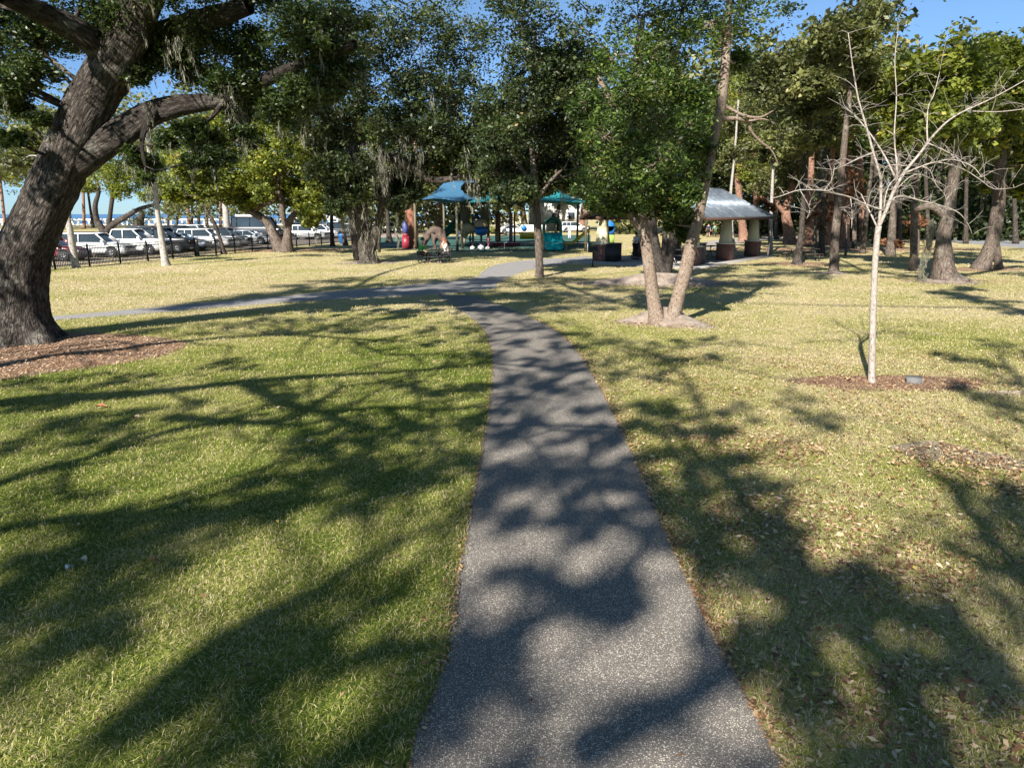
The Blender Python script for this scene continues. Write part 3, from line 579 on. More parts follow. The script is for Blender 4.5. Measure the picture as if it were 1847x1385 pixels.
# --- bare young tree on the right: limbs and fine twigs
def bare_tree():
    D = yt[1]; rng = np.random.RandomState(21); root = empty('bare_young_tree', yt, 'leafless young tree with pale thin trunk and spreading twigs in a mulch ring', 'tree'); mb = MB()
    segs = ['1572,693,18 1572,682,14 1573,640,12.5 1575,560,11.5 1578,480,11 1582,430,11 1585,408,11', '1584,410,8 1588,377,8 1589,330,6.5 1586,312,6 1575,275,5.5 1569,253,6 1562,228,5 1554,200,4.5 1547,174,4 1538,120,3 1530,60,2',
      '1585,410,10 1601,373,9.5 1613,343,9 1630,313,8.5 1645,294,7 1661,275,6.5 1673,258,6 1688,240,5 1707,221,4.5 1729,206,4 1754,194,3.6 1791,177,3 1840,150,2.4 1890,120,1.5',
      '1673,258,4 1672,226,3.6 1675,191,3 1684,172,2.5 1695,130,1.5', '1618,326,4.5 1617,292,4 1613,245,3.6 1617,174,3 1614,110,2.2 1620,50,1.2', '1618,328,5 1600,290,4.5 1581,258,3.6 1562,232,3.4 1545,213,3 1530,198,1.8',
      '1630,313,5 1663,300,4 1688,293,3.6 1716,298,3 1744,309,2.8 1770,326,2.4 1793,341,1.8 1829,339,1.2', '1688,293,3 1712,288,2.6 1735,292,2.2 1757,303,1.8 1771,320,1.4',
      '1665,301,3.2 1678,309,3 1688,333,2.6 1703,350,2.4 1706,369,1.8 1694,390,1.4', '1606,363,4.4 1624,353,4.2 1660,362,3.6 1697,371,3 1729,384,2.8 1746,405,2.2 1754,424,1.6',
      '1594,380,5 1562,369,4.4 1534,356,3.8 1500,348,3.4 1486,344,3.2 1443,343,2.8 1408,354,2.4 1390,359,1.8', '1581,408,5 1571,387,4.4 1562,369,3.4 1553,350,2.4', '1534,356,2.6 1537,385,2.2 1536,412,1.6', '1754,201,2.4 1800,202,2.2 1847,197,2 1900,190,1.4',
      '1672,258,3 1700,270,2.4 1728,286,2 1745,305,1.5', '1594,378,3.6 1598,350,3.2 1607,330,2.8 1625,316,2', '1610,348,3 1650,315,2.4 1690,328,2.2 1720,345,1.4', '1575,275,3 1545,288,2.4 1520,300,1.8', '1589,330,2.6 1600,300,2 1640,300,1.4',
      '1486,344,2.2 1500,325,1.8 1505,300,1.2', '1443,343,2 1460,375,1.6 1455,395,1']
    for i, s_ in enumerate(segs):
        P = []; R = []
        qs = [[float(z) for z in q.split(',')] for q in s_.split()]; dv = rng.uniform(-.07, .07) if i > 2 else 0; n0 = len(qs)
        for j, a in enumerate(qs):
            dd = D + (dv * j * 2.2 if i else 0) + (0.02 if i else 0); P.append(Vp(a[0], a[1], dd)); R.append(a[2] / 2 * mpp(D))
        Pp = smooth_path(P, 4); Rr = np.interp(np.linspace(0, 1, len(Pp)), np.linspace(0, 1, len(R)), R)
        mb.tube(Pp, Rr * (.95 if i == 0 else .68), 12 if i == 0 else 7, .05, rng)
        if i:
            for q in range(int(len(Pp) * .9)):
                k = rng.randint(2, len(Pp)); a = Pp[k]; ln = rng.uniform(.12, .5); d_ = rng.normal(0, 1, 3); d_[1] *= .8; d_[2] = abs(d_[2]) * .8 + .1; d_ /= np.linalg.norm(d_)
                b1 = a + d_ * ln * .5; d2 = d_ + rng.normal(0, .35, 3); d2[2] -= .25; b2 = b1 + d2 / np.linalg.norm(d2) * ln * .6
                mb.tube(smooth_path([a, b1, b2], 3), np.linspace(.0042, .0018, 7), 4)
                if rng.rand() < .6:
                    d3 = d2 + rng.normal(0, .7, 3); mb.tube([b1, b1 + d3 / np.linalg.norm(d3) * ln * .45], [.0026, .0014], 4)
    mb.build('trunk', m_bare, root, smooth=True, loc=yt).location = (0, 0, 0)
bare_tree()

# --- trees of the right-hand grove (trunks read one by one)
def grove(px, py, txt, blobs, label, bk, lv, D=None, name='oak', **k):
    b_ = base_of(px, py); D = b_[1]
    limbs = [PL(D, q) for q in txt.split('|')]
    return tree(name, b_, limbs, PB(D, blobs, 2.5, int(px)), label, bk, lv, seed=int(px), **k)
kw = dict(size=.25, nsub=22, nleaf=85, sub=.42)
grove(1503, 492, '1503,496,20 1504,470,15 1508,410,14 1514,350,13 1520,290,12 1526,230,10 1534,160,8 1545,60,6', '1500,110,46 1550,90,46 1520,40,55 1570,40,50 1470,150,30 1560,150,26',
      'straight pale grey trunk in the open lawn between the table and the bare young tree', m_bark, GR['olive'], name='slender_tree', flare=.2, **kw)
grove(1437, 478, '1437,480,20 1440,460,12 1445,420,10 1449,370,9 1452,300,9 1456,220,10 1462,120,8', '1440,210,46 1480,190,40 1420,250,40 1450,130,55 1500,100,50 1410,160,50 1465,260,26 1400,100,50',
      'dark trunked tree standing directly in front of the right picnic table', m_darkbark, GR['olive'], name='laurel_oak', flare=.25, **kw)
grove(1706, 508, '1706,512,50 1703,495,42 1701,470,34 1702,430,23 1709,390,21 1716,350,19 1722,310,20 1730,250,14 1740,160,8|1712,400,12 1690,378,14 1672,372,12 1650,380,8|1700,440,10 1726,400,6', '1700,240,44 1740,220,44 1780,200,44 1720,170,50 1770,140,50 1820,180,44 1680,190,36 1740,290,24 1800,110,50 1700,110,50',
      'thick flared oak trunk with a burl near the right edge of the lawn', m_bark, GR['yellow'], name='flared_oak', flare=.45, nseg=14, mossn=.4, **kw)
grove(1772, 487, '1766,490,28 1778,465,24 1789,435,22 1797,400,22 1801,360,20 1803,320,22 1808,260,16 1815,180,10|1802,484,12 1799,460,11 1797,430,10', '1780,250,40 1820,240,44 1847,280,40 1830,200,44 1870,220,50 1800,160,44 1850,130,50 1790,330,18 1840,340,22 1900,290,44',
      'leaning oak with mossy two legged base at the far right', m_bark, GR['yellow'], name='leaning_oak', flare=.35, nseg=14, mossn=.4, **kw)
grove(1648, 489, '1648,491,17 1648,460,13 1649,400,12 1651,340,11 1654,270,9 1660,180,7', '1640,210,36 1670,190,40 1620,240,30 1650,140,46 1690,240,26 1610,180,36',
      'thin straight grey trunk just left of the flared oak', m_bark, GR['yellow'], name='slender_tree', flare=.15, **kw)
grove(1388, 457, '1389,458,9 1390,430,6.5 1392,360,5.5 1395,300,5 1402,230,5 1410,140,4', '1400,210,30 1380,240,28 1415,180,34 1390,280,18 1375,190,34',
      'very slim white trunk just right of the shelter roof corner', m_pale, GR['olive'], name='slender_tree', flare=.3, **kw)
grove(1322, 453, '1323,455,9 1321,430,7 1319,400,6 1318,350,5 1325,280,4 1332,180,3', '1335,270,28 1310,300,20 1350,240,30 1330,210,34', 'small pale trunk seen between the shelter columns', m_pale, GR['olive'], name='slender_tree', flare=.3, **kw)
grove(1342, 436, '1342,438,18 1340,415,14 1336,380,13 1330,320,11 1325,240,8', '1310,230,36 1345,215,40 1370,250,36 1335,170,46 1300,190,36 1390,190,40 1340,300,28 1370,310,26',
      'brown trunk behind the shelter with bright yellow green crown', m_pinebark, GR['yellow'], name='laurel_oak', flare=.3, **kw)
grove(1425, 440, '1426,442,22 1422,415,17 1418,385,15 1424,350,12 1440,300,10|1420,390,10 1404,370,8 1396,340,6', '1400,300,36 1435,290,36 1380,330,30 1420,340,26 1455,320,22 1400,260,36',
      'brown trunk with two low limbs behind the right picnic table', m_pinebark, GR['olive'], name='laurel_oak', flare=.35, **kw)
for (px, py, wd, tp, lab, bk) in ((1460, 445, 16, 8, 'reddish pine trunk right of the dark laurel oak', m_pinebark), (1482, 462, 11, 14, 'dark narrow trunk behind the right end of the picnic table', m_darkbark),
        (1524, 449, 15, 12, 'brown pine trunk with russet leaves hanging beside it', m_pinebark), (1541, 448, 8, 8, 'thin grey trunk close beside the brown pine trunk', m_bark),
        (1606, 462, 15, 22, 'brown trunk leaning right behind the bare young tree', m_bark), (1556, 458, 9, 30, 'thin trunk leaning strongly right in the grove shade', m_bark),
        (1400, 432, 7, 2, 'thin dark trunk beside the very slim white trunk', m_darkbark), (1364, 430, 9, -4, 'slim brown trunk behind the far shelter column', m_pinebark), (1578, 440, 10, 6, 'dark trunk deep in the grove behind the bare young tree', m_darkbark),
        (1676, 446, 8, -12, 'dark thin trunk on the near side of the park road', m_darkbark), (1690, 432, 10, 10, 'dim trunk beyond the park road behind the flared oak', m_darkbark), (1476, 455, 9, 6, 'grey trunk between the reddish pine and the table end', m_bark), (1496, 443, 12, 10, 'broad brown trunk behind the straight pale grey trunk', m_pinebark), (1513, 440, 8, 4, 'thin dark trunk right behind the straight pale grey trunk', m_darkbark), (1556, 436, 12, -6, 'brown trunk rising left of the bare young tree fork', m_pinebark), (1622, 448, 8, 6, 'slim dark trunk between the right leaning trunk and thin grey one', m_darkbark), (1742, 440, 8, 5, 'slim dark trunk between the flared oak and the leaning oak', m_darkbark),
        (1832, 440, 9, -8, 'dim trunk beyond the leaning oak at the far right', m_darkbark)):
    D_ = base_of(px, py)[1]
    top = ['%d,%d,%d' % (px + tp * f, py - (py - 170) * f, max(3, wd * (1 - .55 * f))) for f in (0, .12, .35, .6, .85, 1.1)]
    bl = ' '.join('%d,%d,%d' % (px + tp + rs.uniform(-45, 45), rs.uniform(120, 270), rs.uniform(24, 40)) for _ in range(6))
    grove(px, py, ' '.join(top), bl, lab, bk, GR[('olive', 'yellow', 'needle')[int(px) % 3]], name='pine_tree' if bk is m_pinebark else 'slender_tree', flare=.3, size=.27, nsub=18, nleaf=75, sub=.45, lump=.14)
# russet oak saplings low in the grove
for px, py, sp, lab in ((1470, 400, '1462,385,12 1478,372,12 1490,392,12 1500,372,10 1452,398,10 1480,410,8', 'russet leaved sapling in front of the reddish pine trunk'),
        (1655, 400, '1640,400,9 1655,392,10 1668,402,9 1600,438,10 1620,440,8', 'russet leaved branch cluster low behind the young bare tree'), (1525, 330, '1530,310,12 1545,330,12 1535,350,12 1522,300,9 1540,240,9 1556,350,9 1510,380,9', 'russet leaved tree against the dark grove'),
        (1385, 360, '1372,362,7 1384,368,7 1394,376,6', 'russet sprig above the right end of the shelter roof')):
    b_ = base_of(px, 462); D_ = b_[1]
    tree('russet_sapling', b_, [PL(D_, '%d,462,4 %d,430,3 %d,%d,2' % (px, px + 2, px, py - 20))], PB(D_, sp, .8, px), lab, m_bark, GR['brown'], size=.24, nsub=9, nleaf=26, seed=px, flare=0, sub=.4, tw=.03, nseg=6, asp=.6)
# moss rope hanging near the flared oak
mb = MB(); r_ = np.random.RandomState(3); D_ = base_of(1706, 508)[1] - .4
P = [Vp(x, y, D_) for x, y in ((1662, 505), (1667, 470), (1674, 440), (1680, 415), (1683, 395))]
Pp = smooth_path(P, 8); moss(mb, Pp, .45, 34, r_, .09, .014); vine = mb.build('moss_rope', GR['moss'], None)
tag(vine, 'grey rope of hanging moss trailing to the lawn left of the flared oak', 'moss')

# --- trees round the parking lot
kl = dict(size=.28, nsub=22, nleaf=80, sub=.42)
grove(299, 479, '300,482,15 297,465,12 291,430,10 284,380,9 279,330,8 270,280,7 262,220,6', '250,250,22 285,230,24 262,200,26 300,190,22', 'thin white trunk leaning left on the near side of the fence', m_pale, GR['olive'], name='slender_tree', flare=.3, size=.1, nsub=10, nleaf=40, sub=.4)
grove(137, 483, '138,484,13 133,460,12 127,420,11 122,390,9 117,340,7 110,280,5', '90,280,24 60,250,30 110,240,22 40,290,26', 'white trunk behind the fence beside the maroon car', m_pale, GR['olive'], name='slender_tree', flare=.2, **kl)
grove(508, 456, '512,457,30,56 505,448,25,56 494,425,17,56 480,400,15,56 458,385,12,56 430,370,9,56 405,350,6,56|517,457,22,55.5 519,425,14,55.5 522,400,13,55.5 536,382,10,55.5 555,374,6,55.5|519,415,8,56 510,390,12,56 508,360,10,56 498,330,7,56|455,385,8,56 470,372,9,56 495,360,7,56 500,335,5,56',
      '330,345,26 360,320,30 400,330,30 440,340,26 430,300,36 470,300,36 350,290,34 390,275,36 500,290,34 540,320,34 555,360,26 565,385,20 545,280,34 520,240,36 460,250,36 410,230,34 360,240,30 480,200,40 420,180,40 575,340,24 470,350,18 330,300,24 420,352,20 445,368,14 350,356,16 380,350,20 535,350,30 575,372,22 560,398,14 600,368,20 620,350,22 495,345,22 310,350,14 590,335,28 610,310,30 560,300,30',
      'sprawling low oak with two thick leaning limbs by the car park fence', m_bark, GR['yellow'], name='sprawling_oak', flare=.3, nseg=12, mossn=.2, size=.26, nsub=26, nleaf=85, sub=.42)
grove(192, 427, '190,429,16 184,412,12 174,395,10 172,370,8 178,340,6 165,310,4|191,420,12 204,405,11 226,392,10 250,378,8 280,368,6 300,350,4|196,410,9 199,385,8 204,350,7 214,300,5',
      '185,320,32 220,300,34 250,320,30 200,260,34 240,255,34 280,290,30 160,280,28 290,330,24 215,345,18 160,340,14 270,350,20', 'low oak with yellow green crown leaning over the car park water side', m_darkbark, GR['yellow'], name='sprawling_oak', flare=.3, **kl)
grove(250, 418, '250,420,18 252,400,14 256,385,10', '240,395,16 258,390,18 250,405,14 268,382,12', 'dark dense shrub at the back of the car park', m_darkbark, GR['dark'], cat='shrub', name='large_shrub', flare=.3, size=.2, nsub=14, nleaf=60, sub=.42)
grove(600, 445, '600,446,9 599,430,7 598,405,6 599,370,6 605,330,5', '600,350,16 590,300,20 615,310,20', 'thin black trunk in front of the parked white vehicles', m_darkbark, GR['oak'], name='slender_tree', flare=.3, **kl)
grove(622, 443, '624,444,9 621,428,7 618,405,6 615,370,6', '612,345,14 625,320,16', 'thin brown trunk right beside the blue bin', m_bark, GR['oak'], name='slender_tree', flare=.3, **kl)
grove(701, 437, '702,438,12 701,420,8 699,390,7 697,350,7 700,300,6', '695,320,18 715,290,22 690,270,22', 'dark straight trunk at the edge of the playground behind the forked oak', m_darkbark, GR['oak'], name='slender_tree', flare=.5, **kl)
grove(404, 459, '404,460,9 400,440,6 393,420,6 385,400,7 376,388,5', '365,375,8 380,365,10', 'short slim leaning tree growing against the fence', m_darkbark, GR['olive'], name='slender_tree', flare=.4, size=.14, nsub=8, nleaf=30, sub=.4)
grove(409, 427, '411,428,14 409,405,11 407,380,10 402,340,8', '390,200,30 420,220,30 380,260,26', 'pale thick trunk beside the dark camper van', m_pale, GR['olive'], name='slender_tree', flare=.2, **kl)
for px, py, tp, wd, lab, bk in ((152, 413, -3, 6, 'reddish thin trunk above the white car roof', m_pinebark), (168, 411, -16, 5, 'thin dark trunk leaning left before the bay', m_darkbark), (303, 416, 3, 4, 'thin dark palm like trunk left of the others by the bay', m_darkbark), (318, 417, 9, 5, 'dark trunk leaning right before the bay', m_darkbark),
        (341, 415, -6, 6, 'rust brown trunk by the seawall', m_pinebark), (346, 414, 1, 5, 'black upright trunk by the seawall', m_darkbark), (359, 413, -5, 6, 'bright white trunk by the seawall', m_pale), (374, 414, -5, 6, 'grey trunk right of the bright white one by the seawall', m_bark),
        (398, 416, -2, 5, 'brown trunk left of the dark camper van', m_pinebark), (442, 414, -2, 6, 'brown trunk in front of the dark camper van', m_bark), (534, 408, 2, 5, 'slim trunk far behind the parked white cars', m_darkbark), (10, 414, -12, 6, 'red brown trunk at the left edge by the bay', m_pinebark)):
    D_ = base_of(px, py)[1]
    grove(px, py, ' '.join('%.1f,%.1f,%.1f' % (px + tp * f, py - (py - 300) * f, wd * (1 - .4 * f)) for f in (0, .2, .5, .8, 1.1)), ' '.join('%d,%d,%d' % (px + tp + rs.uniform(-22, 22), rs.uniform(240, 335), rs.uniform(14, 24)) for _ in range(4)),
          lab, bk, GR['olive' if px % 2 else 'yellow'], name='bay_tree', size=.32, nsub=10, nleaf=45, sub=.45, flare=.2, nseg=7, twig=False)
# tall trees whose crowns close the view over the playground and the lot
kb = dict(size=.42, nsub=22, nleaf=75, sub=.45, twig=True, tw=.12)
for px, py, wd, bl, lab, bk, lv in (
    (745, 424, 12, '720,330,28 760,345,24 740,290,34 780,260,34 700,250,34', 'reddish cedar trunk behind the red playhouse panel', m_pinebark, 'olive'),
    (776, 420, 9, '790,330,26 760,300,28 800,290,30 780,230,36 820,200,36', 'pale pine trunk behind the climbing boulder', m_pale, 'olive'),
    (796, 421, 12, '820,320,26 850,300,30 830,250,34 870,240,34', 'tan pine trunk left of the playground post', m_tanbark, 'yellow'),
    (945, 420, 11, '930,335,20 960,330,22 940,290,28 900,280,30', 'grey crooked oak behind the playground tower', m_bark, 'olive'),
    (1010, 416, 8, '1000,345,18 1030,340,18 1020,300,26 990,290,26', 'dark trunk behind the teal slide', m_darkbark, 'olive'),
    (1049, 418, 12, '1060,340,20 1040,300,28 1080,290,28 1100,250,34 1050,240,30', 'brown pine trunk at the left end of the shelter', m_pinebark, 'needle'),
    (1226, 425, 11, '1230,330,22 1260,300,28 1280,330,20 1300,270,30 1250,240,30', 'orange brown pine trunk seen under the shelter', m_pinebark, 'needle'),
    (1132, 415, 6, '1130,330,20 1160,310,26 1110,290,26', 'thin black trunk beyond the middle of the shelter', m_darkbark, 'olive'),
    (660, 412, 8, '640,330,24 670,320,26 650,280,30 690,290,26', 'thin tree beyond the forked oak and the parked cars', m_bark, 'yellow'),
    (560, 405, 7, '545,330,22 575,310,24 560,270,26 600,280,26 520,300,24', 'far tree above the white canopy tent', m_bark, 'yellow'),
    (470, 404, 7, '455,320,24 480,290,26 440,290,26 470,250,28 500,320,20', 'far tree behind the dark camper van', m_bark, 'olive'),
    (70, 412, 9, '60,300,28 90,270,30 40,250,30 20,310,26 80,220,30 30,200,30 10,270,26', 'tree behind the great oak at the left edge', m_bark, 'olive'),
    (130, 400, 7, '150,230,26 190,225,24 130,260,20 230,230,22', 'far olive crown seen through the fork of the great oak', m_bark, 'olive')):
    D_ = base_of(px, py)[1]
    grove(px, py, ' '.join('%.1f,%.1f,%.1f' % (px + 6 * math.sin(f * 5 + px), py - (py - 230) * f, max(3, wd * (1 - .5 * f))) for f in (0, .15, .4, .7, 1.0)), bl, lab, bk, GR[lv], name='pine_tree' if bk is m_pinebark else 'slender_tree', **kb)

# --- far woods: one mass nobody could count
def woods(name, spec, lv, label, size=.5, seed=0, trunks=0):
    rng = np.random.RandomState(seed); mb = MB()
    for (px0, px1, D0, D1, z0, z1, n) in spec:
        f = rng.rand(n); dd = rng.uniform(D0, D1, n); px = px0 + (px1 - px0) * f; x = (px - 923.5) / F * dd * 1.03
        z = rng.uniform(0, 1, n) ** .9 * (z1 - z0) * (1 + .18 * np.sin(px * .05) + .12 * np.sin(px * .13 + 2)) + z0
        leaves(mb, np.stack([x, dd, z], -1), np.full(n, 1.7), 26, size, rng, .7, .6, -.05)
    o = mb.build(name, lv); tag(o, label, 'woods', kind='stuff'); return o
woods('far_woods', [(1240, 2050, 92, 125, .3, 13, 3200), (1460, 2050, 78, 92, .2, 4.5, 700), (1560, 2050, 76, 95, 5, 13, 420)], GR['dark'], 'dark dense woodland closing the view behind the right grove', .55, 2)
woods('sunlit_woods', [(620, 1300, 118, 150, 6, 20, 900), (1250, 1900, 112, 128, 8, 19, 500), (-200, 640, 120, 180, 8, 26, 1500), (640, 935, 104, 126, .4, 9, 420), (1080, 1300, 104, 120, .3, 7, 160), (1225, 2000, 118, 130, 9, 22, 900), (1130, 2000, 84, 108, 13, 23, 1100), (330, 640, 112, 165, 2.5, 9, 330), (1000, 1200, 90, 120, 10, 22, 350)], GR['olive'], 'distant olive green tree tops beyond the playground and car park', .75, 4)
# --- trees beside and behind the viewpoint: they shade the near lawn and path
LV = np.array(L); UPS = -LV / LV[2] * -1
def SHp(px, py, h): return G(px, py) - LV * (h / -LV[2]) * 1.0
def shade_tree(name, base, trunk, limbs, clumps, h, label, seed, R=.55, nleaf=26, nsub=7, size=.13, tw=.05, dens=1.55):
    """limbs: 'px,py,radius' of their shadow line; clumps 'px,py[,r]' of the shade patches; h: height"""
    rng = np.random.RandomState(seed); LB = [(np.array(trunk, float), .42, .2)]
    for q in limbs.split('|'):
        P = []; rr = []
        for z in q.split():
            a = [float(k) for k in z.split(',')]; P.append(SHp(a[0], a[1], a[3] if len(a) > 3 else h)); rr.append(a[2])
        LB.append((np.array(P), rr[0], rr[-1])); Ps = smooth_path(P, 5)
        for i_ in range(3, len(Ps) - 1, 2):
            dr = Ps[i_] - Ps[i_ - 1]; dr /= np.linalg.norm(dr) + 1e-6; sd = np.cross(dr, LV) * rng.choice([-1, 1]); ln = rng.uniform(.7, 2.3); cv = rng.uniform(-.5, .5)
            d1 = dr * .7 + sd * rng.uniform(.5, 1.1) + rng.normal(0, .15, 3); p1 = Ps[i_] + d1 * ln * .45; p2 = p1 + (d1 + sd * cv) * ln * .4; p3 = p2 + (d1 + sd * cv * 2) * ln * .35
            LB.append((np.array([Ps[i_], p1, p2, p3]), .035 + rr[-1] * .3, .01))
            q1 = p1 + (dr - sd * .6) * ln * .3; LB.append((np.array([p1, q1, q1 + (dr + rng.normal(0, .4, 3)) * ln * .3]), .022, .008))
    bl = []
    for z in clumps.split():
        a = [float(k) for k in z.split(',')]; r = a[2] if len(a) > 2 else R * (.75 + .02 * G(a[0], a[1])[1]); hh = h + rng.uniform(-.8, .8)
        bl.append((SHp(a[0], a[1], hh), np.array([r, r, r * .8])))
    return tree(name, base, LB, bl, label, m_darkbark, GR['oak'], size=size, nsub=nsub, nleaf=int(nleaf * dens), seed=seed, flare=.4, sub=.45, tw=tw)
def gp(px, py, h): return tuple(SHp(px, py, h))
shade_tree('shade_oak', (-17, -4, 0), [(-17, -4, 0), (-16.6, -3.4, 3), (-15, -2, 6.5)],
  '-200,700,.26 -60,672,.2 0,660,.15 110,640,.13 200,633,.12 290,620,.10 400,610,.08 520,605,.06 640,612,.05 760,618,.04|250,633,.06 235,620,.05 180,615,.03|'
  '-200,770,.3 0,728,.2 150,718,.17 300,706,.15 440,690,.13 560,680,.09 640,676,.08 800,665,.06 880,652,.03|440,690,.12 500,720,.12 580,742,.10 700,735,.07 800,740,.05 900,730,.03|'
  '560,740,.08 620,700,.07 700,690,.05 790,690,.03|-100,905,.14 0,872,.13 130,835,.11 220,810,.09 310,775,.07 400,768,.05|300,752,.13 350,757,.10 450,762,.07 540,768,.05 610,752,.04|130,835,.05 120,870,.05 128,900,.05|-100,990,.10 0,960,.1 120,935,.1 250,925,.1 400,890,.08 480,868,.06 560,850,.04|'
  '580,742,.08 650,770,.07 740,772,.06 880,766,.05 1100,770,.04 1250,790,.02|700,735,.05 730,760,.04 720,800,.03|640,615,.05 700,640,.04 800,640,.03 860,650,.02',
  '330,590 400,598,.4 450,582,.6 560,577,.6 650,570,.6 750,565,.6 820,578,.5 700,592,.4 600,588,.5 850,600,.4 500,600,.3 760,540,.7 850,548,.6 900,532,.6 820,527,.6 700,545,.6 640,552,.7 560,560,.6 480,566,.5 400,655,.35 440,662,.3 30,692 100,686,.5 180,690,.5 250,680,.4 40,745,.5 60,800,.5 150,765,.5 230,760,.5 300,740,.5 200,800,.4 100,770,.5 550,745,.4 620,765,.5 690,785,.45 560,800,.35 640,825,.45 720,830,.45 780,855,.4 600,812,.3 830,765,.35 700,860,.3 480,700,.3 520,715,.35 860,700,.3 740,700,.3 800,705,.3 140,1180,.3 300,592,.7 400,590,.7 500,588,.7 620,583,.7 700,578,.7 780,592,.6 850,585,.6 780,620,.4 700,612,.4 620,602,.5 540,602,.4 860,640,.4 250,600,.5 190,598,.4 340,575,.6 260,580,.5 440,568,.6',
  8.2, 'wide live oak behind the viewpoint whose limb shadows cross the left lawn', 31, dens=1.25)
shade_tree('shade_oak', (-9, -14, 0), [(-9, -14, 0), (-9.2, -13.4, 4), (-9.5, -12, 9)],
  '-200,1160,.2 0,1075,.17 120,1020,.14 300,960,.12 450,930,.09 620,890,.07 800,850,.05|250,1300,.22 350,1205,.16 420,1150,.09 500,1105,.07 600,1050,.055 700,990,.045 830,925,.03|350,1205,.1 500,1160,.1 620,1120,.07 760,1050,.05|650,1350,.16 800,1250,.12 900,1150,.09 1050,1070,.07 1150,1030,.05|620,890,.06 760,870,.06 900,850,.06 1100,850,.05 1260,860,.04|1050,1350,.16 1250,1250,.12 1400,1130,.1 1480,1050,.08 1550,1020,.05',
  '60,1020 150,995 200,945,.4 300,925,.45 260,965,.4 380,902,.4 450,932,.4 520,900,.4 600,882,.4 660,905,.35 700,885,.3 760,865,.3 350,1000,.3 150,1080,.5 60,1085,.5 100,1050,.4 210,1012,.4 30,1150,.5 120,1130,.4 40,1210,.5 400,1195,.28 470,1175,.25 550,1160,.25 620,1185,.25 700,1195,.25 770,1190,.2 500,1210,.25 850,1185,.22 920,1178,.2 830,1210,.2 330,1290,.4 500,1300,.4 700,1330,.4 900,1340,.3 300,1370,.5 620,1385,.4 '
  '950,1035,.16 1000,1045,.2 1050,1060,.22 1100,1082,.2 1130,1095,.16 1060,1095,.16 1120,1060,.14 900,1030,.1 880,840,.32 950,835,.35 1030,842,.35 1100,848,.35 900,875,.3 980,872,.3 1070,890,.22 1150,880,.3 870,905,.25 935,935,.22 1100,935,.25 1180,930,.3 1030,920,.2 1000,945,.15 1180,965,.25 1060,960,.15 900,600,.5 960,590,.5 1000,625,.45 950,655,.4 1020,665,.4 915,690,.3 920,560,.6 880,640,.35 980,700,.25 1060,740,.22 900,745,.25 980,690,.3 1090,800,.25 1000,800,.2 880,570,.6 930,575,.6 980,585,.6 870,612,.4 940,622,.5 1000,605,.5 900,652,.45 970,672,.45 1040,660,.4 930,715,.35 1030,702,.35 960,762,.28 1060,772,.28 900,790,.28 1100,782,.28 850,560,.7 910,550,.7 840,540,.7',
  12.5, 'tall oak behind the viewpoint whose leaves dapple the near path with shade', 32, R=.42, tw=.04, dens=1.2)
shade_tree('shade_oak', (4, -15, 0), [(4, -15, 0), (3.6, -14.6, 4), (2, -13.6, 9.5)],
  '1700,1385,.16 1600,1200,.12 1500,1080,.1 1400,960,.08 1300,860,.06 1200,760,.04|2000,1250,.15 1850,1050,.12 1750,930,.08 1700,860,.05|1500,1080,.06 1420,1020,.05 1330,1000,.03|1850,1050,.1 1900,850,.08 1860,720,.06 1800,640,.05|1300,860,.06 1250,700,.07 1180,640,.08 1100,620,.05|1180,640,.05 1260,625,.05 1330,615,.03|1180,660,.05 1250,660,.05 1310,650,.03',
  '1100,612,.5 1160,622,.5 1220,620,.4 1280,612,.3 1110,645,.55 1170,650,.55 1230,650,.35 1290,645,.25 1130,675,.4 1180,680,.3 1060,600,.5 1050,625,.4 1150,740,.35 1195,735,.35 1230,745,.3 1160,770,.3 1220,790,.35 1290,775,.3 1190,820,.3 1250,835,.35 1320,835,.3 1270,870,.35 1340,872,.35 1390,885,.25 1230,905,.3 1300,925,.35 1380,950,.3 1420,985,.3 1270,965,.25 1290,1000,.2 1450,1025,.3 1370,1020,.25 1500,1065,.3 1560,1050,.2 1470,1110,.28 1540,1100,.25 1610,1110,.2 1740,1105,.25 1790,1150,.3 1750,1170,.25 1380,1175,.3 1450,1190,.25 1320,1150,.2 1800,890,.35 1840,910,.35 1765,900,.25 1840,970,.3 1770,1010,.25 1820,1050,.25 1800,622,.5 1840,640,.6 1780,660,.4 1830,685,.5 1735,700,.3 1790,720,.4 1840,745,.5 1700,640,.25 1720,650,.2 1420,725,.5 1340,745,.4 1470,760,.4 1500,1300,.4 1650,1280,.4 1780,1300,.4 1600,1360,.4 1450,1370,.4 1840,1230,.35 1680,1200,.2',
  12, 'oak behind the viewpoint whose leafy shadows fall on the right lawn', 33, R=.4, tw=.04, dens=1.15)

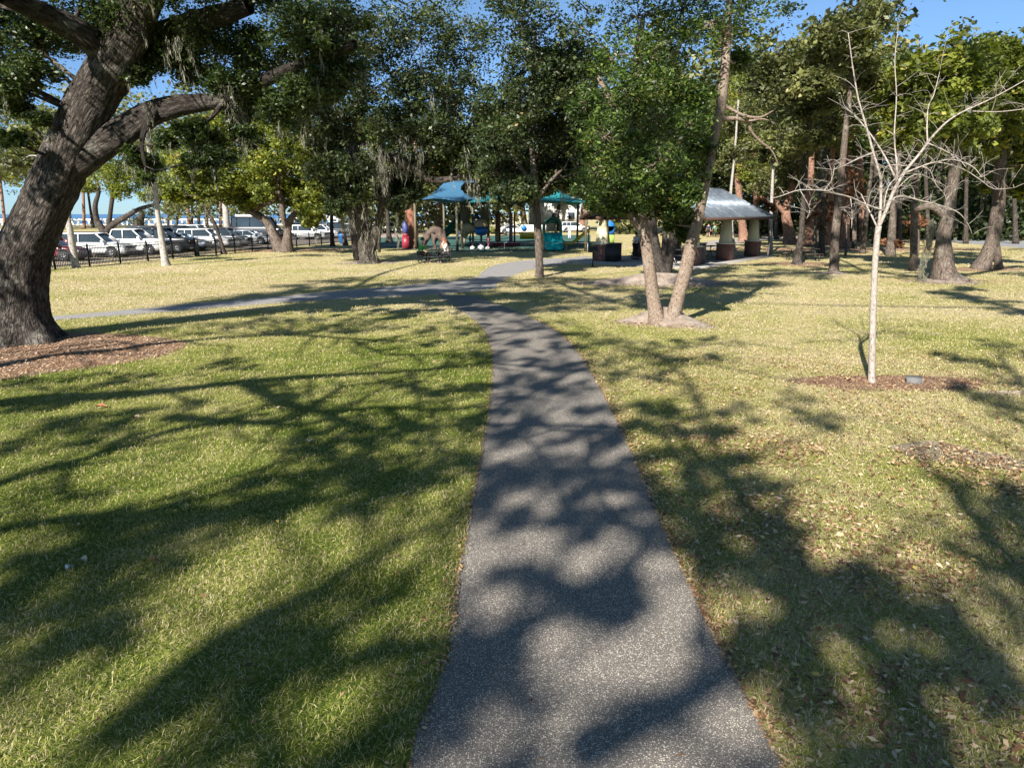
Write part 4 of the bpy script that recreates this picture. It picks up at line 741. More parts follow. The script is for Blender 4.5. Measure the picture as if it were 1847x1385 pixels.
shade_tree('shade_oak', (-19, 7, 0), [(-19, 7, 0), (-18.6, 6, 6), (-17, 4, 14)],  # added out of view; crown clumps laid out to shade the middle lawn
  '560,525,.25 640,519,.2 760,510,.15 900,505,.12 1000,508,.1 1100,515,.06|1000,508,.12 1060,530,.1 1120,548,.08 1180,560,.04|640,519,.15 700,490,.12 800,468,.1 900,462,.06|560,525,.16 430,540,.12 330,556,.08',
  '1000,505 1060,508 950,515 900,503 1100,520 1150,525 1010,528 930,532 1060,540 1120,550 1000,553 880,528 960,560,.6 560,522 640,518 720,510 500,530 600,530 680,522 770,518 400,543 330,553 820,505 450,536 640,505 560,512 740,528 840,522 880,512 '
  '700,462,1.4 740,468,1.4 790,470,1.2 860,466,1.2 900,460,1.3 820,458,1.3 960,455,1.3 1000,458,1.2 640,455,1.4 600,454,1.4 560,460,1.3 700,445,1.8 780,445,1.8 850,440,1.8 920,445,1.8 1000,443,1.8 1040,438,1.8 650,470,1.2 670,440,1.8 1190,470,1.2 1205,440,1.2 1175,500,1.0 1150,470,1.2 1220,480,1.1',
  16, 'tall unseen oak added left of the viewpoint to shade the path fork and the playground lawn', 34, R=.85, dens=2.3, nleaf=34, nsub=9, size=.2, tw=.09)
shade_tree('shade_oak', (19, 9, 0), [(19, 9, 0), (18.4, 8, 6), (16, 6, 14)],  # added out of view to darken the ground under the right grove
  '1840,480,.25 1700,500,.2 1560,490,.16 1450,492,.12 1350,496,.1 1250,502,.06|1840,560,.14 1760,540,.12 1700,528,.06|1560,490,.14 1500,465,.12 1400,452,.08|1700,500,.14 1650,470,.12 1580,450,.08',
  '1250,500 1300,494 1350,497 1400,490 1450,492 1280,515 1350,512 1450,500 1330,530,.6 1270,545,.6 1520,478 1600,480 1560,490 1620,498 1700,530,.7 1760,540,.7 1800,546,.7 1740,522,.7 1830,562,.6 1840,470,1.3 1800,480,1.2 1847,495,1.2 1760,470,1.2 1700,475,1.2 1650,470,1.2 1580,465,1.2 1500,455,1.4 1400,455,1.4 1350,450,1.4 1450,445,1.6 1550,450,1.6 1600,445,1.6 1680,450,1.6 1760,450,1.6 1840,450,1.6 1380,478,1 1320,480,1 1480,485,.9 1640,486,.9 1720,495,.9',
  16, 'tall unseen oak added right of the viewpoint to shade the right grove floor', 35, R=.85, dens=2.8, nleaf=34, nsub=9, size=.2, tw=.09)

# ------------------------------------------------------------------ vehicles
def paint(name, col, metal=.0): 
    m, t, b = new_mat(name); b.inputs['Base Color'].default_value = (*col, 1); b.inputs['Roughness'].default_value = .3; b.inputs['Metallic'].default_value = metal; b.inputs['Coat Weight'].default_value = .6
    n = noise(t, coords(t), 3, 3); c = mixc(t, n, col, tuple(x * .85 for x in col)); t.links.new(c, b.inputs['Base Color']); return m
PW = paint('white_paint', (.80, .80, .79)); PS = paint('silver_paint', (.50, .53, .56), .4); PK = paint('black_paint', (.02, .02, .023)); PR = paint('maroon_paint', (.22, .03, .035)); PB_ = paint('blue_grey_paint', (.28, .36, .45), .3); PG = paint('dark_grey_paint', (.07, .075, .085)); PN = paint('navy_paint', (.03, .05, .11))
m_glass = simple('tinted_glass', (.03, .045, .06), .06, var=.05, spec=.9); m_tyre = simple('tyre_rubber', (.02, .02, .02), .85); m_rim = simple('alloy_rim', (.55, .55, .57), .3, .7)
m_dark = simple('black_plastic', (.018, .018, .02), .5); m_lamp = simple('lamp_lens', (.7, .72, .75), .1, spec=1); m_red = simple('red_lens', (.4, .02, .02), .15)
def wheel_meshes():
    a = MB(); a.lathe([(.2, -.11), (.32, -.11), (.36, -.07), (.36, .07), (.32, .11), (.2, .11)], 22, axis='y')
    b_ = MB(); b_.lathe([(.235, -.085), (.235, .085), (.205, .10), (.20, .04), (.0001, .04)], 22, axis='y'); b_.lathe([(.20, -.04), (.0001, -.04)], 22, axis='y')
    for k in range(7):
        an = k / 7 * 6.283
        for sg in (-1, 1): b_.bar((math.cos(an) * .03, sg * .075, math.sin(an) * .03), (math.cos(an) * .215, sg * .085, math.sin(an) * .215), .045, .03)
    return a, b_
def car(name, kind, pos, ang, mat, label, group='cars parked in the lot beyond the fence'):
    root = empty(name, (pos[0], pos[1], 0), label, {'pickup': 'pickup truck', 'van': 'van'}.get(kind, 'car'), ang, group)
    Ln, Wd, Ht, belt, cab = {'suv': (4.75, 1.92, 1.72, 1.08, (-2.25, -2.0, .45, 1.15)), 'sedan': (4.75, 1.84, 1.43, .96, (-1.75, -.85, .30, 1.15)), 'pickup': (5.6, 2.0, 1.92, 1.22, (-.95, -.75, .75, 1.45)),
                             'van': (5.9, 2.05, 2.65, 1.5, (-2.9, -2.8, 1.6, 2.2)), 'hatch': (4.3, 1.8, 1.55, 1.0, (-2.0, -1.6, .35, 1.1))}[kind]
    h = Ln / 2; W = Wd / 2
    # body: cross sections lofted along the length
    st = [(-h, .42, belt - .22, W * .80), (-h + .06, .30, belt - .05, W * .90), (-h + .35, .24, belt, W * .98), (-h + 1.2, .22, belt, W), (0, .22, belt, W), (cab[3] - .05, .22, belt - .01, W), (cab[3] + .3, .22, belt - .06, W * .99), (h - .55, .24, belt - .14, W * .97), (h - .18, .26, belt - .25, W * .90), (h, .34, belt - .42, W * .78)]
    if kind == 'pickup': st[7] = (h - .4, .3, belt - .04, W * .98); st[8] = (h - .1, .32, belt - .12, W * .93); st[9] = (h, .38, belt - .28, W * .85)
    mb = MB(); V = []
    for x, zb, zt, w_ in st:
        sec = [(w_ * .55, zb), (w_ * .96, zb + .06), (w_, zb + .30), (w_ * .985, zt - .16), (w_ * .93, zt - .03), (w_ * .80, zt)]
        V += [(x, y, z) for y, z in sec] + [(x, -y, z) for y, z in sec[::-1]]
    n = 12; m = len(st)
    Q = [[i * n + j, i * n + (j + 1) % n, (i + 1) * n + (j + 1) % n, (i + 1) * n + j] for i in range(m - 1) for j in range(n)]
    V += [(st[0][0], 0, (st[0][1] + st[0][2]) / 2), (st[-1][0], 0, (st[-1][1] + st[-1][2]) / 2)]; k0 = m * n
    mb.add(V, Q, [[k0, (j + 1) % n, j] for j in range(n)] + [[k0 + 1, (m - 1) * n + j, (m - 1) * n + (j + 1) % n] for j in range(n)])
    # roof and pillars in body colour
    xr0, xt0, xt1, xf1 = cab; yb, yt_ = W * .90, W * .74; zr = Ht
    rp = [(xt0 - .04, zr - .10), (xt0 + .1, zr - .02), ((xt0 + xt1) / 2, zr), (xt1 - .1, zr - .015), (xt1 + .06, zr - .08)]; V = []
    for x, z in rp: V += [(x, yt_ * 1.02, z - .07), (x, yt_ * .9, z), (x, 0, z + .02), (x, -yt_ * .9, z), (x, -yt_ * 1.02, z - .07)]
    Q = [[i * 5 + j, i * 5 + j + 1, (i + 1) * 5 + j + 1, (i + 1) * 5 + j] for i in range(4) for j in range(4)]
    mb.add(V, Q)
    for sg in (-1, 1):
        mb.bar((xf1, sg * yb, belt - .03), (xt1, sg * yt_, zr - .10), .07, .07); mb.bar((xr0, sg * yb, belt - .03), (xt0, sg * yt_, zr - .12), .16 if kind != 'sedan' else .12, .07)
        xm = (xt0 + xt1) / 2 + .05; mb.bar((xm, sg * (yb + .005), belt - .02), (xm - .03, sg * (yt_ + .01), zr - .09), .09, .05)
        if kind in ('suv', 'van'): xm = xt0 + .62; mb.bar((xm, sg * (yb + .005), belt - .02), (xm, sg * (yt_ + .01), zr - .09), .12, .05)
        mb.bar((xt0, sg * yt_, zr - .07), (xt1, sg * yt_, zr - .07), .08, .07)
    if kind == 'pickup':
        for sg in (-1, 1): mb.box((-h + .95, sg * W * .9, belt + .02), (1.75, .12, .10))
    mb.build('body', mat, root, smooth=False)
    # glasshouse
    g_ = MB(); i_ = .015
    A = [(xr0, yb - i_, belt - .03), (xf1, yb - i_, belt - .03), (xt1, yt_ - i_, zr - .09), (xt0, yt_ - i_, zr - .09)]; B = [(x, -y, z) for x, y, z in A]
    g_.add(A + B, [[0, 1, 2, 3], [7, 6, 5, 4], [1, 5, 6, 2], [0, 3, 7, 4], [3, 2, 6, 7]]); g_.build('window', m_glass, root)
    if kind == 'pickup': c_ = MB(); c_.box((-h + .95, 0, belt - .02 + .035), (1.7, W * 1.6, .03)); c_.build('load_bed', m_dark, root)
    # lower trim, arches, lamps, grille, mirrors
    for sg in (-1, 1): tr = MB(); tr.box((0, sg * (W + .002), .30), (Ln * .55, .03, .12)); tr.build('sill_trim', m_dark, root)
    wx = (h - .92, -h + .95)
    for x in wx:
        for sg in (-1, 1):
            ar = MB(); ar.lathe([(.0001, .0), (.43, 0), (.43, .03)] if sg > 0 else [(.43, -.03), (.43, 0), (.0001, 0)], 20, (x, sg * (W - .005), .40), 'y'); ar.build('wheel_arch', m_dark, root)
    global WA, WB_
    if 'WA' not in globals(): a, b_ = wheel_meshes(); WA = a.build('wheel', m_tyre); WB_ = b_.build('rim', m_rim, WA); first = True
    else: first = False
    for x in wx:
        for sg in (-1, 1):
            if first: wh = WA; first = False
            else:
                wh = WA.copy(); COL.objects.link(wh); r_ = WB_.copy(); COL.objects.link(r_); r_.parent = wh
            wh.parent = root; wh.location = (x, sg * (W - .07), .36)
    zf = belt - .42
    for sg in (-1, 1):
        l_ = MB(); l_.box((h - .16, sg * W * .70, zf + .08), (.26, W * .34, .14), rot=-sg * .35); l_.build('headlight', m_lamp, root)
        l_ = MB(); l_.box((-h + .10, sg * W * .80, belt - .28), (.16, .16, .26)); l_.build('tail_light', m_red, root)
        mi = MB(); mi.box((xf1 - .15, sg * (W + .11), belt + .06), (.16, .22, .15)); mi.build('mirror', mat, root)
        
        for xh in (xt1 - .6, xt0 + .55): hd = MB(); hd.box((xh, sg * (W + .01), belt - .18), (.18, .03, .03)); hd.build('door_handle', m_dark, root)
    gr = MB(); gr.box((h - .035, 0, zf + .02), (.12, W * 1.05, .20 if kind != 'pickup' else .34)); gr.build('grille', m_dark, root)
    bp = MB(); bp.box((h - .04, 0, .36), (.14, W * 1.5, .14)); bp.build('bumper', m_dark if kind != 'pickup' else m_rim, root)
    if kind in ('suv',):
        for sg in (-1, 1): rr = MB(); rr.bar((xt0 + .15, sg * yt_ * .92, zr + .03), (xt1 - .1, sg * yt_ * .92, zr + .03), .035); rr.build('roof_rail', m_dark, root)
    return root
def rowpos(y, back=0): return np.array([-29.4 + .149 * (y - 45.5) - .6 - back, y + back * .15])
AN = math.radians(2)
for kind, y, mat, lab, nm in (('hatch', 45.3, PR, 'maroon car nosed up to the fence beside the great oak', 'parked_car'), ('suv', 49.3, PW, 'white wagon style car with pale roof behind the first fence panels', 'parked_car'),
        ('pickup', 52.6, PW, 'white crew cab pickup truck beside the white wagon', 'pickup_truck'), ('pickup', 56.0, PK, 'black pickup truck next to the white pickup', 'pickup_truck'), ('sedan', 58.8, PB_, 'blue grey sedan with reflecting windscreen next to the black pickup', 'parked_car'),
        ('suv', 62.4, PW, 'white car half hidden behind the slim tree growing at the fence', 'parked_car'), ('suv', 65.6, PG, 'dark grey car between the white car and the silver sedan', 'parked_car'), ('sedan', 69.8, PS, 'silver sedan just left of the sprawling oak', 'parked_car'),
        ('suv', 83.0, PW, 'white sport utility vehicle just right of the sprawling oak trunk', 'parked_car'), ('suv', 87.0, PW, 'second white utility vehicle beyond the one beside the sprawling oak', 'parked_car'), ('pickup', 91.5, PK, 'black pickup truck behind the blue bin', 'pickup_truck'),
        ('suv', 96.0, PW, 'white vehicle with long blue reflecting windows left of the forked oak', 'parked_car'), ('suv', 101, PK, 'black vehicle hidden against the forked oak', 'parked_car')):
    car(nm, kind, rowpos(y), AN, mat, lab)
for kind, px, D_, an, mat, lab, nm in (('suv', -8, 60, .1, PW, 'white vehicle cut by the left picture edge beside the great oak', 'parked_car'), ('suv', 262, 74, -.25, PG, 'dark roofed car in the second row behind the white pickup', 'parked_car'), ('suv', 322, 76, -.2, PK, 'black roofed car in the second row above the blue grey sedan', 'parked_car'),
        ('suv', 352, 84, -.2, PW, 'white roofed car in the second row behind the blue grey sedan', 'parked_car'), ('hatch', 300, 82, -.2, PN, 'navy roofed car in the second row by the white leaning trunk', 'parked_car'), ('van', 462, 86, -.05, PK, 'tall black camper van with white roof box behind the silver sedan', 'camper_van'),
        ('suv', 545, 108, -.2, PS, 'silver roofed car far behind the white utility vehicle', 'parked_car'), ('suv', 618, 118, -.3, PW, 'white car in the far row left of the forked oak', 'parked_car'), ('suv', 655, 110, .6, PN, 'navy car glimpsed through the forked oak', 'parked_car'), ('suv', 712, 112, 2.6, PW, 'white vehicle right of the forked oak beyond the dark straight trunk', 'parked_car'),
        ('sedan', 925, 104, .2, PW, 'white sedan beyond the playground tower', 'parked_car'), ('suv', 1036, 116, .1, PW, 'white vehicle beyond the yellow slides', 'parked_car')):
    x = (px - 923.5) * mpp(D_)
    o = car(nm, kind, (x, D_), an, mat, lab)
    if kind == 'van':
        mb = MB(); mb.box((-.5, 0, 2.75), (3.6, 1.5, .22)); mb.build('roof_box', PW, o)

# ------------------------------------------------------------------ fence, posts, bin
m_iron = simple('black_iron', (.012, .012, .013), .45, var=.1)
fence = empty('picket_fence', (lotA[0], lotA[1], 0), 'low black metal picket fence running along the car park', 'fence')
fl = np.linalg.norm((lotB - lotA)[:2]); pan = 2.4; npan = int(fl / pan) + 1
rails = MB(); pk = MB(); o0 = lotA[:2] - fd * 7.2
def fpt(s_, z): q = lotA[:2] + fd * s_; return np.array([q[0], q[1], z]) - np.array([lotA[0], lotA[1], 0])
for zz in (.18, 1.02, 1.18): rails.bar(fpt(-7.2, zz), fpt(fl, zz), .04, .045)
rails.build('rail', m_iron, fence)
for k in range(int((fl + 7.2) / .115)): s_ = -7.2 + k * .115; pk.bar(fpt(s_, .08), fpt(s_, 1.18), .026)
tag(pk.build('pickets', m_iron, fence), kind='stuff')
p0 = MB(); p0.box((0, 0, .64), (.085, .085, 1.28)); p0.box((0, 0, 1.295), (.085, .085, .03)); p0 = p0.build('post', m_iron, fence); p0.location = fpt(-7.2, 0)
for k in range(1, npan + 4):
    c_ = p0.copy(); COL.objects.link(c_); c_.location = fpt(-7.2 + k * pan, 0)
m_wood = simple('weathered_wood', (.32, .26, .19), .85, var=.35, scale=14, bmp=.4); m_woodred = simple('red_brown_wood', (.22, .09, .055), .7, var=.3, scale=8)
b_ = G(357, 462); mb = MB(); mb.tube([(0, 0, 0), (0.01, 0, .6), (0, 0, 1.15)], [.11, .105, .1], 12); o = mb.build('wooden_post', m_wood, smooth=True); o.location = b_; tag(o, 'short round timber post at the foot of the fence', 'post')
m_blue = simple('blue_plastic', (.02, .16, .5), .4)
def bin_(px, py, mat, lab, h=1.0, r=.3):
    b_ = G(px, py); o = empty('litter_bin', b_, lab, 'bin'); mb = MB(); mb.lathe([(.0001, .02), (r * .85, .02), (r, h * .85), (r * 1.05, h * .86)], 20); mb.build('barrel', mat, o, smooth=True)
    mb = MB(); mb.lathe([(r * 1.08, h * .85), (r * 1.1, h * .9), (r * .75, h), (.0001, h * 1.03)], 20); mb.build('lid', mat, o, smooth=True)
bin_(617, 440, m_blue, 'blue barrel bin on the grass beside the thin brown trunk'); bin_(181, 409, m_blue, 'blue barrel bin by the bay beyond the white wagon', 1.4, .6)
# seawall railing by the bay, far white buildings and tent
m_white = simple('white_masonry', (.78, .76, .72), .7, var=.06); m_wroof = simple('pale_roof', (.62, .62, .62), .6)
sw = empty('seawall_railing', (-98, 186, 0), 'long white balustrade along the edge of the bay', 'railing'); mb = MB()
mb.box((0, 0, 1.45), (210, .5, .45)); mb.box((0, 0, .15), (210, .6, .3)); mb.build('rail', m_white, sw)
mb = MB(); [mb.box((-104 + k * 1.45, 0, .76), (.55, .3, 1.0)) for k in range(144)]; tag(mb.build('balusters', m_white, sw), kind='stuff')
def house(px0, px1, D_, h_, lab, roofh=2.0, mat=m_white, roof=m_wroof):
    x0, x1 = (px0 - 923.5) * mpp(D_), (px1 - 923.5) * mpp(D_); W_ = x1 - x0
    o = empty('white_building', ((x0 + x1) / 2, D_, 0), lab, 'building'); mb = MB(); mb.box((0, 4, h_ / 2), (W_, 8, h_)); mb.build('wall', mat, o)
    mb = MB(); a = W_ / 2 + .4; mb.add([(-a, -.5, h_), (a, -.5, h_), (a, 4, h_ + roofh), (-a, 4, h_ + roofh), (-a, 8.5, h_), (a, 8.5, h_)], [[0, 1, 2, 3], [3, 2, 5, 4]], [[0, 3, 4], [1, 5, 2]]); mb.build('roof', roof, o)
    n = max(2, int(W_ / 3))
    for k in range(n): mb = MB(); mb.box((-W_ / 2 + (k + .5) * W_ / n, -.02, h_ * .5), (1.1, .08, 1.2)); mb.build('window', m_glass, o)
house(528, 560, 132, 3.0, 'white low building with reddish canopy far beyond the parked cars', 1.4, roof=m_woodred); house(955, 1046, 128, 5.2, 'bright white building beyond the playground and teal slide', 1.0); house(1385, 1440, 120, 3.0, 'pale building glimpsed beyond the right end of the shelter', .8)
tent = empty('canopy_tent', Vp(588, 410, 104) * np.array([1, 1, 0]), 'white peaked canopy tent behind the parked white vehicles', 'tent')
mb = MB(); a = 2.3; mb.add([(-a, -a, 2.5), (a, -a, 2.5), (a, a, 2.5), (-a, a, 2.5), (0, 0, 3.9), (-a, -a, 2.2), (a, -a, 2.2), (a, a, 2.2), (-a, a, 2.2)], [[0, 1, 6, 5], [1, 2, 7, 6], [2, 3, 8, 7], [3, 0, 5, 8]], [[0, 4, 1], [1, 4, 2], [2, 4, 3], [3, 4, 0]]); mb.build('canopy', m_white, tent)
for x, y in ((-a, -a), (a, -a), (a, a), (-a, a)): mb = MB(); mb.bar((x, y, 0), (x, y, 2.3), .08); mb.build('leg', m_white, tent)

# ------------------------------------------------------------------ shelter
m_brick, t, b = new_mat('red_brick'); bt = t.nodes.new('ShaderNodeTexBrick'); bt.inputs['Scale'].default_value = 4.5; bt.inputs['Color1'].default_value = (.20, .065, .04, 1); bt.inputs['Color2'].default_value = (.13, .05, .035, 1); bt.inputs['Mortar'].default_value = (.28, .24, .21, 1)
mp = t.nodes.new('ShaderNodeMapping'); mp.inputs['Rotation'].default_value = (math.radians(90), 0, 0); t.links.new(coords(t), mp.inputs[0]); t.links.new(mp.outputs[0], bt.inputs[0]); t.links.new(bt.outputs[0], b.inputs[0]); b.inputs['Roughness'].default_value = .85
m_cream = simple('cream_stucco', (.66, .58, .36), .8, var=.07, scale=3); m_cap = simple('stone_cap', (.55, .5, .42), .8)
m_tin, t, b = new_mat('galvanised_roof'); b.inputs['Metallic'].default_value = .55; b.inputs['Roughness'].default_value = .38
sx_ = t.nodes.new('ShaderNodeSeparateXYZ'); t.links.new(coords(t), sx_.inputs[0]); fr = math_(t, 'FRACT', math_(t, 'DIVIDE', sx_.outputs[0], .46)); pn = ramp(t, fr, [(.0, (1, 1, 1)), (.12, (.45, .45, .45)), (.5, (.75, .75, .75)), (.9, (1, 1, 1))])
t.links.new(mixc(t, .8, ramp(t, noise(t, coords(t), 1.6, 5, .7), [(.35, (.16, .20, .25)), (.55, (.27, .31, .36)), (.72, (.55, .58, .61))]), pn, 'MULTIPLY'), b.inputs[0])
m_beam = simple('dark_brown_beam', (.07, .035, .022), .75, var=.25); m_soffit = simple('brown_boards', (.26, .10, .06), .75, var=.25, scale=5)
SA = math.atan2(su_[1], su_[0]); O_ = SH(0, 0)
shel = empty('picnic_shelter', O_, 'open picnic shelter with ribbed metal gable roof on cream columns with brick bases', 'shelter', SA)
def col_(u, v):
    r_ = empty('column', (u, v, 0), None, None); r_.parent = shel
    mb = MB(); mb.box((0, 0, .55), (.88, .88, 1.1)); mb.build('brick_base', m_brick, r_)
    mb = MB(); mb.box((0, 0, 1.135), (1.0, 1.0, .08)); mb.build('cap', m_cap, r_)
    mb = MB(); a, c = .34, .22; mb.add([(-a, -a, 1.175), (a, -a, 1.175), (a, a, 1.175), (-a, a, 1.175), (-c, -c, 2.62), (c, -c, 2.62), (c, c, 2.62), (-c, c, 2.62)], [[0, 1, 5, 4], [1, 2, 6, 5], [2, 3, 7, 6], [3, 0, 4, 7], [4, 5, 6, 7]]); mb.build('shaft', m_cream, r_)
    return r_
for u in (0, 5.5, 11):
    for v in (0, 6): col_(u, v)
mb = MB()
for v in (0, 6): mb.bar((-.8, v, 2.72), (11.8, v, 2.72), .2, .22)
for u in (0, 5.5, 11): mb.bar((u, -.1, 2.73), (u, 6.1, 2.73), .17, .19); mb.bar((u, 3, 2.8), (u, 3, 4.55), .16)
for k in range(14):
    u = -.9 + k * .985
    for s_ in (-1, 1): mb.bar((u, 3 - s_ * 3.95, 2.66), (u, 3, 4.62), .09, .14)
mb.build('beams', m_beam, shel)
rf = MB(); e0, e1 = -1.05, 12.05; zr, ze = 4.78, 2.80
for s_ in (-1, 1):
    y0 = 3 - s_ * 4.1; n_ = 1 if s_ > 0 else -1; V = []; nn = int((e1 - e0) / .46)
    q = [(e0, y0, ze), (e1, y0, ze), (e1, 3, zr), (e0, 3, zr)]; V = q + [(x, y, z - .035) for x, y, z in q]
    rf.add(V, [[0, 1, 2, 3], [7, 6, 5, 4], [0, 4, 5, 1], [1, 5, 6, 2], [2, 6, 7, 3], [3, 7, 4, 0]])
    for k in range(nn + 1): x = min(e0 + k * .46 + .02, e1 - .02); rf.bar((x, y0, ze + .014), (x, 3 - s_ * .02, zr + .014), .07, .06)
rf.bar((e0, 3, zr + .03), (e1, 3, zr + .03), .22, .05); rf.build('roof', m_tin, shel)
fs = MB()
for s_ in (-1, 1):
    y0 = 3 - s_ * 4.12; fs.bar((e0, y0, ze - .10), (e1, y0, ze - .10), .05, .17)
    for x in (e0 - .03, e1 + .03): fs.bar((x, y0, ze - .09), (x, 3, zr - .09), .05, .19)
fs.build('fascia', m_beam, shel)
gb = MB()
for x in (-.2, 11.2): gb.add([(x, -.6, 3.0), (x, 6.6, 3.0), (x, 3, 4.68), (x + .05, -.6, 3.0), (x + .05, 6.6, 3.0), (x + .05, 3, 4.68)], [[0, 1, 4, 3], [1, 2, 5, 4], [2, 0, 3, 5]], [[0, 2, 1], [3, 4, 5]])
gb.build('gable_boards', m_soffit, shel)
# ------------------------------------------------------------------ tables, bins, grill
m_coat = simple('dark_coated_steel', (.02, .022, .024), .5); m_tabletop = simple('brown_table_boards', (.10, .065, .045), .6, var=.2)
def table(loc, rz, lab, L_=1.85, topm=None, name='picnic_table'):
    o = empty(name, loc, lab, 'picnic table', rz, 'picnic tables of the park'); topm = topm or m_coat
    mb = MB(); [mb.box((0, -.3 + k * .15, .755), (L_, .135, .04)) for k in range(5)]; mb.build('tabletop', topm, o)
    for s_ in (-1, 1):
        mb = MB(); mb.box((0, s_ * .72, .45), (L_, .13, .04)); mb.box((0, s_ * .87, .45), (L_, .13, .04)); mb.build('bench', topm, o)
    for x in (-L_ * .36, L_ * .36):
        mb = MB()
        for s_ in (-1, 1):
            mb.tube(smooth_path([(x, s_ * .22, .73), (x, s_ * .30, .35), (x, s_ * .42, .06), (x, s_ * .62, .03), (x, s_ * .85, .05), (x, s_ * .93, .22), (x, s_ * .86, .42)], 4), .028, 8)
        mb.bar((x, -.8, .40), (x, .8, .40), .04); mb.build('leg', m_coat, o)
    return o
T1 = G(783, 474); table(T1, math.radians(90), 'dark picnic table with two people facing each other across it', 1.7)
table(G(1447, 470), math.radians(4), 'brown picnic table on the grass right of the shelter', 1.9, m_tabletop)
table(SH(2.6, 1.7, .05), SA, 'picnic table under the shelter nearest the near corner column'); table(SH(3.2, 4.3, .05), SA, 'picnic table at the back of the shelter behind the near table')
table(SH(8.2, 2.0, .05), SA, 'picnic table between the two right hand shelter columns'); table(G(868, 448), 0, 'dark picnic table with white bags beneath it beside the playground', 1.9)
for x, y, s_, lab in ((853, 448, .26, 'small white bag under the left end of the playground table'), (868, 449, .38, 'big white bag in the middle under the playground table'), (880, 448, .24, 'small white bag under the right end of the playground table')):
    b_ = G(x, y + 1.5); mb = MB(); mb.lathe([(.0001, 0), (s_ * .7, .02), (s_ * .9, s_ * .45), (s_ * .6, s_ * .95), (s_ * .15, s_ * 1.1), (s_ * .22, s_ * 1.25)], 14); o = mb.build('white_bag', m_white, smooth=True); o.location = b_ - np.array([0, .6, 0]); tag(o, lab, 'bag')
# enclosed bins by the left column and park grill
def hutch(u, v, w_, h_, mat, lab):
    o = empty('bin_enclosure', SH(u, v, .05), lab, 'bin enclosure', SA); mb = MB(); mb.box((0, 0, h_ / 2), (w_, w_, h_)); mb.build('panel_body', mat, o)
    mb = MB(); [mb.box((-w_ / 2 + (k + .5) * w_ / 7, -w_ / 2 - .012, h_ * .5), (w_ / 9, .025, h_ * .9)) for k in range(7)]; [mb.box((-w_ / 2 - .012, -w_ / 2 + (k + .5) * w_ / 7, h_ * .5), (.025, w_ / 9, h_ * .9)) for k in range(7)]; mb.build('slats', m_coat, o)
    mb = MB(); mb.box((0, 0, h_ + .03), (w_ + .1, w_ + .1, .06)); mb.build('lid', m_coat, o)
hutch(-.1, 5.2, .62, 1.06, m_coat, 'black slatted bin box against the left brick column'); hutch(1.2, 5.75, .6, 1.05, simple('grey_slats', (.09, .09, .10), .6), 'grey slatted bin box behind the black one')
hutch(1.1, .1, .75, 1.2, m_coat, 'dark bin box behind the leaning right trunk under the shelter')
b_ = G(1069, 482); o = empty('park_grill', b_, 'charcoal grill on a single post in front of the left brick column', 'grill'); mb = MB(); mb.tube([(0, 0, 0), (0, 0, .85)], .04, 8); mb.build('post', m_coat, o)
mb = MB(); mb.box((0, 0, .93), (.55, .42, .18)); mb.box((0, .2, 1.06), (.55, .03, .2)); mb.build('firebox', m_coat, o)
# ------------------------------------------------------------------ playground
m_teal = simple('teal_plastic', (.01, .30, .31), .35, var=.12); m_green = simple('dark_green_plastic', (.012, .09, .06), .4); m_yel = simple('yellow_plastic', (.72, .45, .02), .4); m_redp = simple('red_plastic', (.26, .03, .045), .4)
m_olive = simple('olive_post', (.11, .095, .055), .6); m_purple = simple('mauve_post', (.28, .17, .21), .6); m_orange = simple('orange_post', (.42, .12, .06), .6); m_rock = simple('sculpted_rock', (.10, .07, .055), .85, var=.35, scale=1.4, bmp=.5)
m_tan = simple('tan_climber', (.52, .38, .22), .75, var=.25, scale=2); m_sail = simple('teal_canopy_fabric', (.012, .19, .20), .75, var=.1, scale=.8); m_sailb = simple('blue_canopy_fabric', (.035, .12, .21), .75, var=.1, scale=.8); m_panel = simple('olive_timber', (.14, .125, .07), .8, var=.3, scale=4)
def canopy(name, corners, apex, z, zt, mat, lab):
    """hip shade canopy on four posts: corners world xy"""
    c0 = np.mean(corners, 0); o = empty(name, (c0[0], c0[1], 0), lab, 'shade canopy'); C_ = np.array(corners) - c0; n = 10
    A0, A1 = [np.array(a) - c0 for a in apex]; mb = MB(); E = [np.array([*c, z]) for c in C_]; T0 = np.array([*A0, zt]); T1_ = np.array([*A1, zt])
    def patch(a, b__, c, d):
        V = []; 
        for i in range(n + 1):
            for j in range(n + 1):
                u, v = i / n, j / n; p = (a * (1 - u) + b__ * u) * (1 - v) + (d * (1 - u) + c * u) * v; p = p.copy(); p[2] -= .45 * math.sin(math.pi * v) * .8 - .25 * (1 - v) * math.sin(math.pi * u); V.append(p)
        mb.add(V, [[i * (n + 1) + j, (i + 1) * (n + 1) + j, (i + 1) * (n + 1) + j + 1, i * (n + 1) + j + 1] for i in range(n) for j in range(n)])
    patch(E[0], E[1], T1_, T0); patch(E[1], E[2], T1_, T1_); patch(E[2], E[3], T0, T1_); patch(E[3], E[0], T0, T0); cv = mb.build('canopy_cloth', mat, o, smooth=True)
    sm = cv.modifiers.new('thick', 'SOLIDIFY'); sm.thickness = .03
    for c in C_: mb = MB(); mb.tube([(*c * .97, 0), (*c * .97, z + .05)], .11, 12); mb.build('post', m_olive, o, smooth=True)
    return o
X = lambda px, D_: (px - 923.5) * mpp(D_)
canopy('shade_canopy', [(X(746, 60), 60), (X(824, 58), 58), (X(900, 70), 70), (X(800, 73), 73)], ((X(806, 66), 66), (X(858, 66), 66)), 4.0, 6.0, m_sailb, 'blue fabric shade canopy over the left half of the playground')
canopy('shade_canopy', [(X(829, 61), 61), (X(1062, 56), 56), (X(1045, 72), 72), (X(850, 74), 74)], ((X(920, 65), 65), (X(975, 65), 65)), 3.85, 6.3, m_sail, 'teal fabric shade canopy over the right half of the playground')
